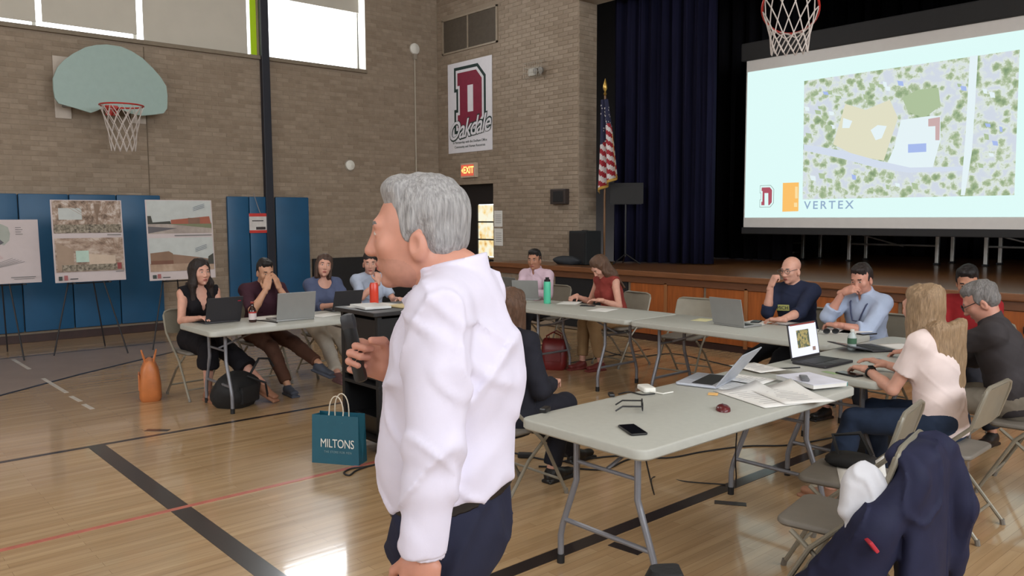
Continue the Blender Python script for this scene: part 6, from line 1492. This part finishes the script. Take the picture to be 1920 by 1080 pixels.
person(dict(pel=(x, y, SEAT), yaw=-8, lean=6, fem=True, hyaw=-22, hpitch=4, skin='fair', hair='ponytail', hairmat=H_DARK, seed=5, label='woman in pale blue tee with dark ponytail beside the speaker face',
    top=dict(mat=cloth('pale_blue_tee', (176, 186, 206), 0.05), sleeve=0.75, neck='crew'), low=dict(mat=cloth('grey_jeans', (82, 86, 98), 0.1), len=0.92),
    handR=dict(w=A3(4.98, -4.50, 0.98), dir=A3(-0.2, 0.1, 0.9), back=A3(0.9, -0.2, 0.2), curl=(60, 70, 40), pole=A3(0.5, -0.6, -1)), handL=dict(w=A3(5.08, -4.30, TW), **flat), footR=dict(a=A3(5.2, -4.5, 0.085)), footL=dict(a=A3(5.2, -4.3, 0.085)), shoe=M_SHOEB))
# ---- along the long tables
x, y = 5.24, -2.36
person(dict(pel=(x, y, SEAT-0.02), yaw=-75, lean=4, hyaw=12, hpitch=4, skin='tan', hair='short', hairmat=H_BLACK, seed=6, label='man in pale pink shirt behind two silver laptops',
    top=dict(mat=cloth('pale_pink', (212, 186, 200), 0.04), sleeve=1.9, neck='collar'), low=dict(mat=cloth('charcoal_trousers', (46, 46, 52), 0.1)),
    handR=dict(w=A3(5.30, -2.74, TW), **flat), handL=dict(w=A3(5.55, -2.72, TW), **flat), footR=dict(a=A3(5.3, -2.85, 0.085)), footL=dict(a=A3(5.5, -2.85, 0.085)), shoe=M_SHOEB))
x, y = 6.50, -2.32
person(dict(pel=(x, y, SEAT), yaw=-100, lean=20, fem=True, hyaw=-4, hpitch=38, skin='fair', hair='long', fall=0.20, hairmat=H_AUB, seed=7, label='woman in sleeveless red top bent over writing',
    top=dict(mat=cloth('brick_red', (136, 58, 52), 0.08), sleeve=0, neck='crew'), low=dict(mat=cloth('khaki_trousers', (148, 118, 84), 0.08), len=0.85),
    handR=dict(w=A3(6.18, -2.66, TW), back=Z, curl=(40, 50, 30), dir=A3(0.1, -0.9, -0.2)), handL=dict(w=A3(6.68, -2.80, TW), back=Z, curl=(18, 22, 14), dir=A3(-0.9, -0.4, 0)), footR=dict(a=A3(6.42, -2.80, 0.085)), footL=dict(a=A3(6.62, -2.72, 0.085)), shoe=M_SHOER))
x, y = 8.74, -2.36
P8 = person(dict(pel=(x, y, SEAT+0.02), yaw=-88, lean=7, side=3, hyaw=-8, hpitch=6, skin='fair', hair=None, hairmat=H_SALT, seed=8, bw=1.08, bd=1.08, label='bald man in navy sweatshirt with glasses and hand at his mouth', glasses=mat('wire_frames', (90, 84, 80), 0.4),
    top=dict(mat=cloth('navy_sweatshirt', (40, 46, 68), 0.08), sleeve=1.25, neck='crew'), low=dict(mat=cloth('black_trousers', (24, 24, 28), 0.1)),
    handR=dict(w=A3(8.62, -2.66, 1.045), dir=A3(0.35, 0.15, 0.9), back=A3(-0.4, -0.85, 0.3), curl=(70, 80, 40), pole=A3(0.0, -0.6, -1)), handL=dict(w=A3(8.86, -2.88, TW), dir=A3(-0.9, -0.3, 0), back=Z, curl=(25, 30, 20)), footR=dict(a=A3(8.3, -2.95, 0.085)), footL=dict(a=A3(8.75, -3.0, 0.085)), shoe=M_SHOEB))
o = P8['o']; rt_ = np.array(o.location); cc = P8['c7']-P8['tu']*0.19+P8['tf']*0.142-P8['tr']*(-0.055)-rt_
MB().box(cc, (0.125, 0.012, 0.055), axes(P8['tr'], P8['tf'], P8['tu']), bev=0.004).build('chest_patch', mat('patch_yellow', (186, 186, 110), 0.8), o)
text('patch_lettering', 'MICH', 0.045, MATS['cloth_navy_sweatshirt'], cc+P8['tf']*0.0075, -P8['tr'], P8['tu'], o, extrude=0.0006)
x, y = 9.38, -2.36
P9 = person(dict(pel=(x, y, SEAT), yaw=-98, lean=14, side=-4, hyaw=8, hpitch=14, hroll=4, skin='ruddy', hair='short', hairmat=H_DARK, seed=9, bw=1.08, label='man in light blue shirt resting his chin on his hand',
    top=dict(mat=cloth('light_blue_shirt', (168, 180, 204), 0.05), sleeve=1.35, neck='collar', loose=1.4), low=dict(mat=cloth('dark_trousers', (40, 40, 46), 0.1)),
    handR=dict(w=A3(9.30, -2.67, 1.035), dir=A3(0.85, -0.02, 0.30), back=A3(-0.2, -0.8, 0.55), curl=(35, 55, 30), pole=A3(-0.5, -0.4, -1)), handL=dict(w=A3(9.36, -2.86, TW), dir=A3(-0.95, 0.1, 0), back=Z, curl=(30, 35, 20)), footR=dict(a=A3(9.3, -2.9, 0.085)), footL=dict(a=A3(9.6, -2.9, 0.085)), shoe=M_SHOEB))
o = P9['o']; rt_ = np.array(o.location)
MB().tube([P9['c7']-rt_+P9['tr']*sx_*a+P9['tf']*b-P9['tu']*c for sx_, a, b, c in ((1, 0.085, 0.03, 0.03), (1, 0.075, 0.10, 0.06), (1, 0.05, 0.135, 0.14), (1, 0.03, 0.15, 0.20), (-1, 0.03, 0.15, 0.20), (-1, 0.05, 0.135, 0.14), (-1, 0.075, 0.10, 0.06), (-1, 0.085, 0.03, 0.03))], 0.006, 6).build('lanyard', mat('lanyard_navy', (60, 66, 96), 0.7), o)
x, y = 10.18, -2.30
person(dict(pel=(x, y, SEAT), yaw=-95, lean=8, hyaw=20, hpitch=20, skin='tan', hair='short', hairmat=H_BLACK, seed=10, bw=1.1, label='person in red top with dark hair behind the man in dark jacket',
    top=dict(mat=cloth('deep_red', (140, 34, 38), 0.08), sleeve=0.9, neck='crew'), low=dict(mat=cloth('dark_trousers', (0, 0, 0))),
    handR=dict(w=A3(10.10, -2.74, TW), **flat), handL=dict(w=A3(10.32, -2.74, TW), **flat), footR=dict(a=A3(10.3, -2.75, 0.085)), footL=dict(a=A3(10.5, -2.75, 0.085)), shoe=M_SHOEB))
# ---- the near side of the lit laptop
x, y = 10.80, -4.52
P10 = person(dict(pel=(x, y, SEAT), yaw=178, lean=9, fem=True, bw=1.06, hyaw=-12, hpitch=2, skin='fair', hair='long', fall=0.32, hback=True, hairmat=H_BLOND, seed=12, res=0.005, label='woman in white tee with long blonde hair typing at lit laptop',
    top=dict(mat=cloth('white_tee', (226, 208, 204), 0.03), sleeve=0.62, neck='crew', hem=-0.16, loose=1.5), low=dict(mat=cloth('blue_jeans', (44, 56, 78), 0.15), len=0.93),
    handR=dict(w=A3(10.40, -4.34, TW), **flat), handL=dict(w=A3(10.40, -4.58, TW), back=Z, curl=(18, 22, 14), dir=A3(-0.9, 0.35, 0)), footR=dict(a=A3(10.42, -4.42, 0.085)), footL=dict(a=A3(10.30, -4.78, 0.085)), shoe=mat('shoe_tan', (150, 104, 78), 0.6)))
o = P10['o']; rt_ = np.array(o.location); wq = P10['WR'][-1]+nrm(P10['EL'][-1]-P10['WR'][-1])*0.035; wd = nrm(P10['WR'][-1]-P10['EL'][-1]); w1 = nrm(np.cross(wd, Z)); w2 = np.cross(w1, wd)
wb = MB().tube([wq-rt_+(w1*math.cos(a)+w2*math.sin(a))*0.030 for a in [2*math.pi*k/16 for k in range(16)]], 0.006, 6, closed=True).build('watch_band', M_BLACK, o)
MB().box(wq-rt_+w2*0.032, (0.032, 0.032, 0.010), axes(w1, wd, w2), bev=0.004).build('watch_face', M_OFF, wb)
x, y = 10.90, -3.66
person(dict(pel=(x, y, SEAT), yaw=192, lean=16, bw=1.15, bd=1.1, hyaw=6, hpitch=26, skin='ruddy', hair='short', hairmat=H_SALT, seed=13, res=0.0055, label='grey haired man with glasses in dark jacket looking down', glasses=mat('dark_frames', (40, 36, 36), 0.4),
    top=dict(mat=cloth('charcoal_jacket', (60, 56, 58), 0.08), name='jacket', sleeve=1.92, neck='collar', hem=-0.14, loose=1.5), low=dict(mat=cloth('stone_trousers', (128, 120, 108), 0.08)),
    handR=dict(w=A3(10.36, -3.52, TW), **flat), handL=dict(w=A3(10.28, -3.80, TW), **flat), footR=dict(a=A3(10.5, -3.6, 0.085)), footL=dict(a=A3(10.5, -3.85, 0.085)), shoe=M_SHOEB))
# ---- seated person in the dark suit, half behind the speaker
x, y = 8.92, -6.06; fd = A3(math.cos(R_(92)), math.sin(R_(92)), 0)
person(dict(pel=(x, y, SEAT-0.05), yaw=92, lean=3, side=-5, fem=True, hyaw=25, hpitch=0, skin='fair', hair='bob', hairmat=H_AUB, seed=14, bw=1.12, sw=0.172, label='person in dark suit seated half behind the standing man',
    top=dict(mat=cloth('dark_suit', (36, 36, 44), 0.1), name='jacket', sleeve=1.92, neck='crew', hem=-0.16, loose=1.4), low=dict(mat=cloth('dark_suit', (0, 0, 0))),
    handR=dict(w=A3(x, y, 0)+fd*0.26+A3(fd[1], -fd[0], 0)*0.10+Z*0.66, back=Z, curl=(30, 35, 25)), handL=dict(w=A3(x, y, 0)+fd*0.26-A3(fd[1], -fd[0], 0)*0.08+Z*0.66, back=Z, curl=(30, 35, 25)),
    footR=dict(a=A3(8.93, -5.72, 0.085), toe=fd), footL=dict(a=A3(8.74, -5.32, 0.085), toe=fd), shoe=M_SHOEB))

# ================================================================== things on the chairs
# navy jacket with pale lining over the nearest chair back
bx_, by_, bang = CHAIR_A[0], CHAIR_A[1], R_(CHAIR_A[2]); cf = A3(math.cos(bang), math.sin(bang), 0); cs = A3(math.sin(bang), -math.cos(bang), 0)
B0 = A3(bx_, by_, 0)-cf*0.27
jk = thing('jacket', 'navy jacket draped over the nearest chair back', 'jacket', (B0[0], B0[1], 0)); rt_ = A3(B0[0], B0[1], 0)
NJ, NK = Noise(31), Noise(32)
def jw(X, Y, Z_): return 0.012*NJ(X*9, Y*9, Z_*4)-0.022*np.maximum(0.5-2.4*np.abs(NK(X*11, Y*11, Z_*4.5)), 0)
M_JKT = cloth('navy_jacket', (36, 38, 62), 0.10, 0.7)
bp = lambda f, s, z: B0+cf*f+cs*s+Z*z
pr = [eloft(bp(-0.05, 0, 0.74), bp(-0.10, 0.0, 0.28), cs, cf, 0.22, 0.055, 0.27, 0.085, 0.05), eloft(bp(0.0, -0.17, 0.775), bp(0.0, 0.17, 0.775), Z, cf, 0.028, 0.05, 0.028, 0.05, 0.04),
      cone(bp(-0.06, 0.17, 0.74), bp(-0.13, 0.25, 0.50), 0.06, 0.065, 0.04), cone(bp(-0.13, 0.25, 0.50), bp(-0.10, 0.27, 0.22), 0.062, 0.05, 0.04), cone(bp(-0.04, -0.18, 0.70), bp(0.06, -0.30, 0.50), 0.055, 0.07, 0.05), cone(bp(0.06, -0.28, 0.52), bp(0.14, -0.28, 0.22), 0.08, 0.11, 0.06), cone(bp(0.14, -0.28, 0.40), bp(0.30, -0.27, 0.16), 0.07, 0.10, 0.06)]
sdf_mesh('jacket_shell', [(*polygonise(pr, 0.010, jw), 0)], [M_JKT], rt_, parent=jk)
lr_, ln_ = np.array(CR), nrm(A3(-CB[0], -CB[1], 0)); lc_ = dep(1626, 928, 3.06); pr = [ell(lc_, [nrm(lr_*0.85+Z*0.5), ln_, nrm(Z*0.85-lr_*0.5)], (0.085, 0.055, 0.130), 0.03), cone(lc_-Z*0.05-lr_*0.03, dep(1606, 988, 3.04), 0.06, 0.035, 0.04), cone(lc_+Z*0.02-lr_*0.05, dep(1582, 955, 3.05), 0.05, 0.028, 0.03)]
def jw2(X, Y, Z_): return 0.010*NJ(X*20, Y*20, Z_*5)-0.016*np.maximum(0.5-2.2*np.abs(NK(X*16, Y*16, Z_*5)), 0)
sdf_mesh('pale_lining', [(*polygonise(pr, 0.008, jw2), 0)], [cloth('lining_white', (206, 206, 212), 0.04)], rt_, parent=jk)
q = dep(1632, 1020, 2.925)-rt_; MB().box(q, (0.014, 0.07, 0.048), axes(np.array(CR), ln_, Z) @ Matrix.Rotation(R_(-38), 3, 'Y'), bev=0.004).build('red_zip_tab', mat('tab_red', (176, 40, 56), 0.6), jk)
# bag and papers on the second chair
c_ = A3(CHAIR_B[0], CHAIR_B[1], 0)
soft_bag('shoulder_bag', 'dark shoulder bag on the empty chair seat', 'bag', (c_[0]-0.04, c_[1]+0.10, 0.446), R_(15), (0.12, 0.07, 0.07), M_BKN, seed=21, straps=[[(-0.06, -0.03, 0.05), (-0.10, 0.02, 0.14), (0.02, 0.05, 0.16), (0.08, 0.03, 0.06)]])
sheet(c_[0]+0.07, c_[1]-0.03, 30, 0.21, 0.28, 'white papers on the empty chair seat', z=0.447, curl=0.12)
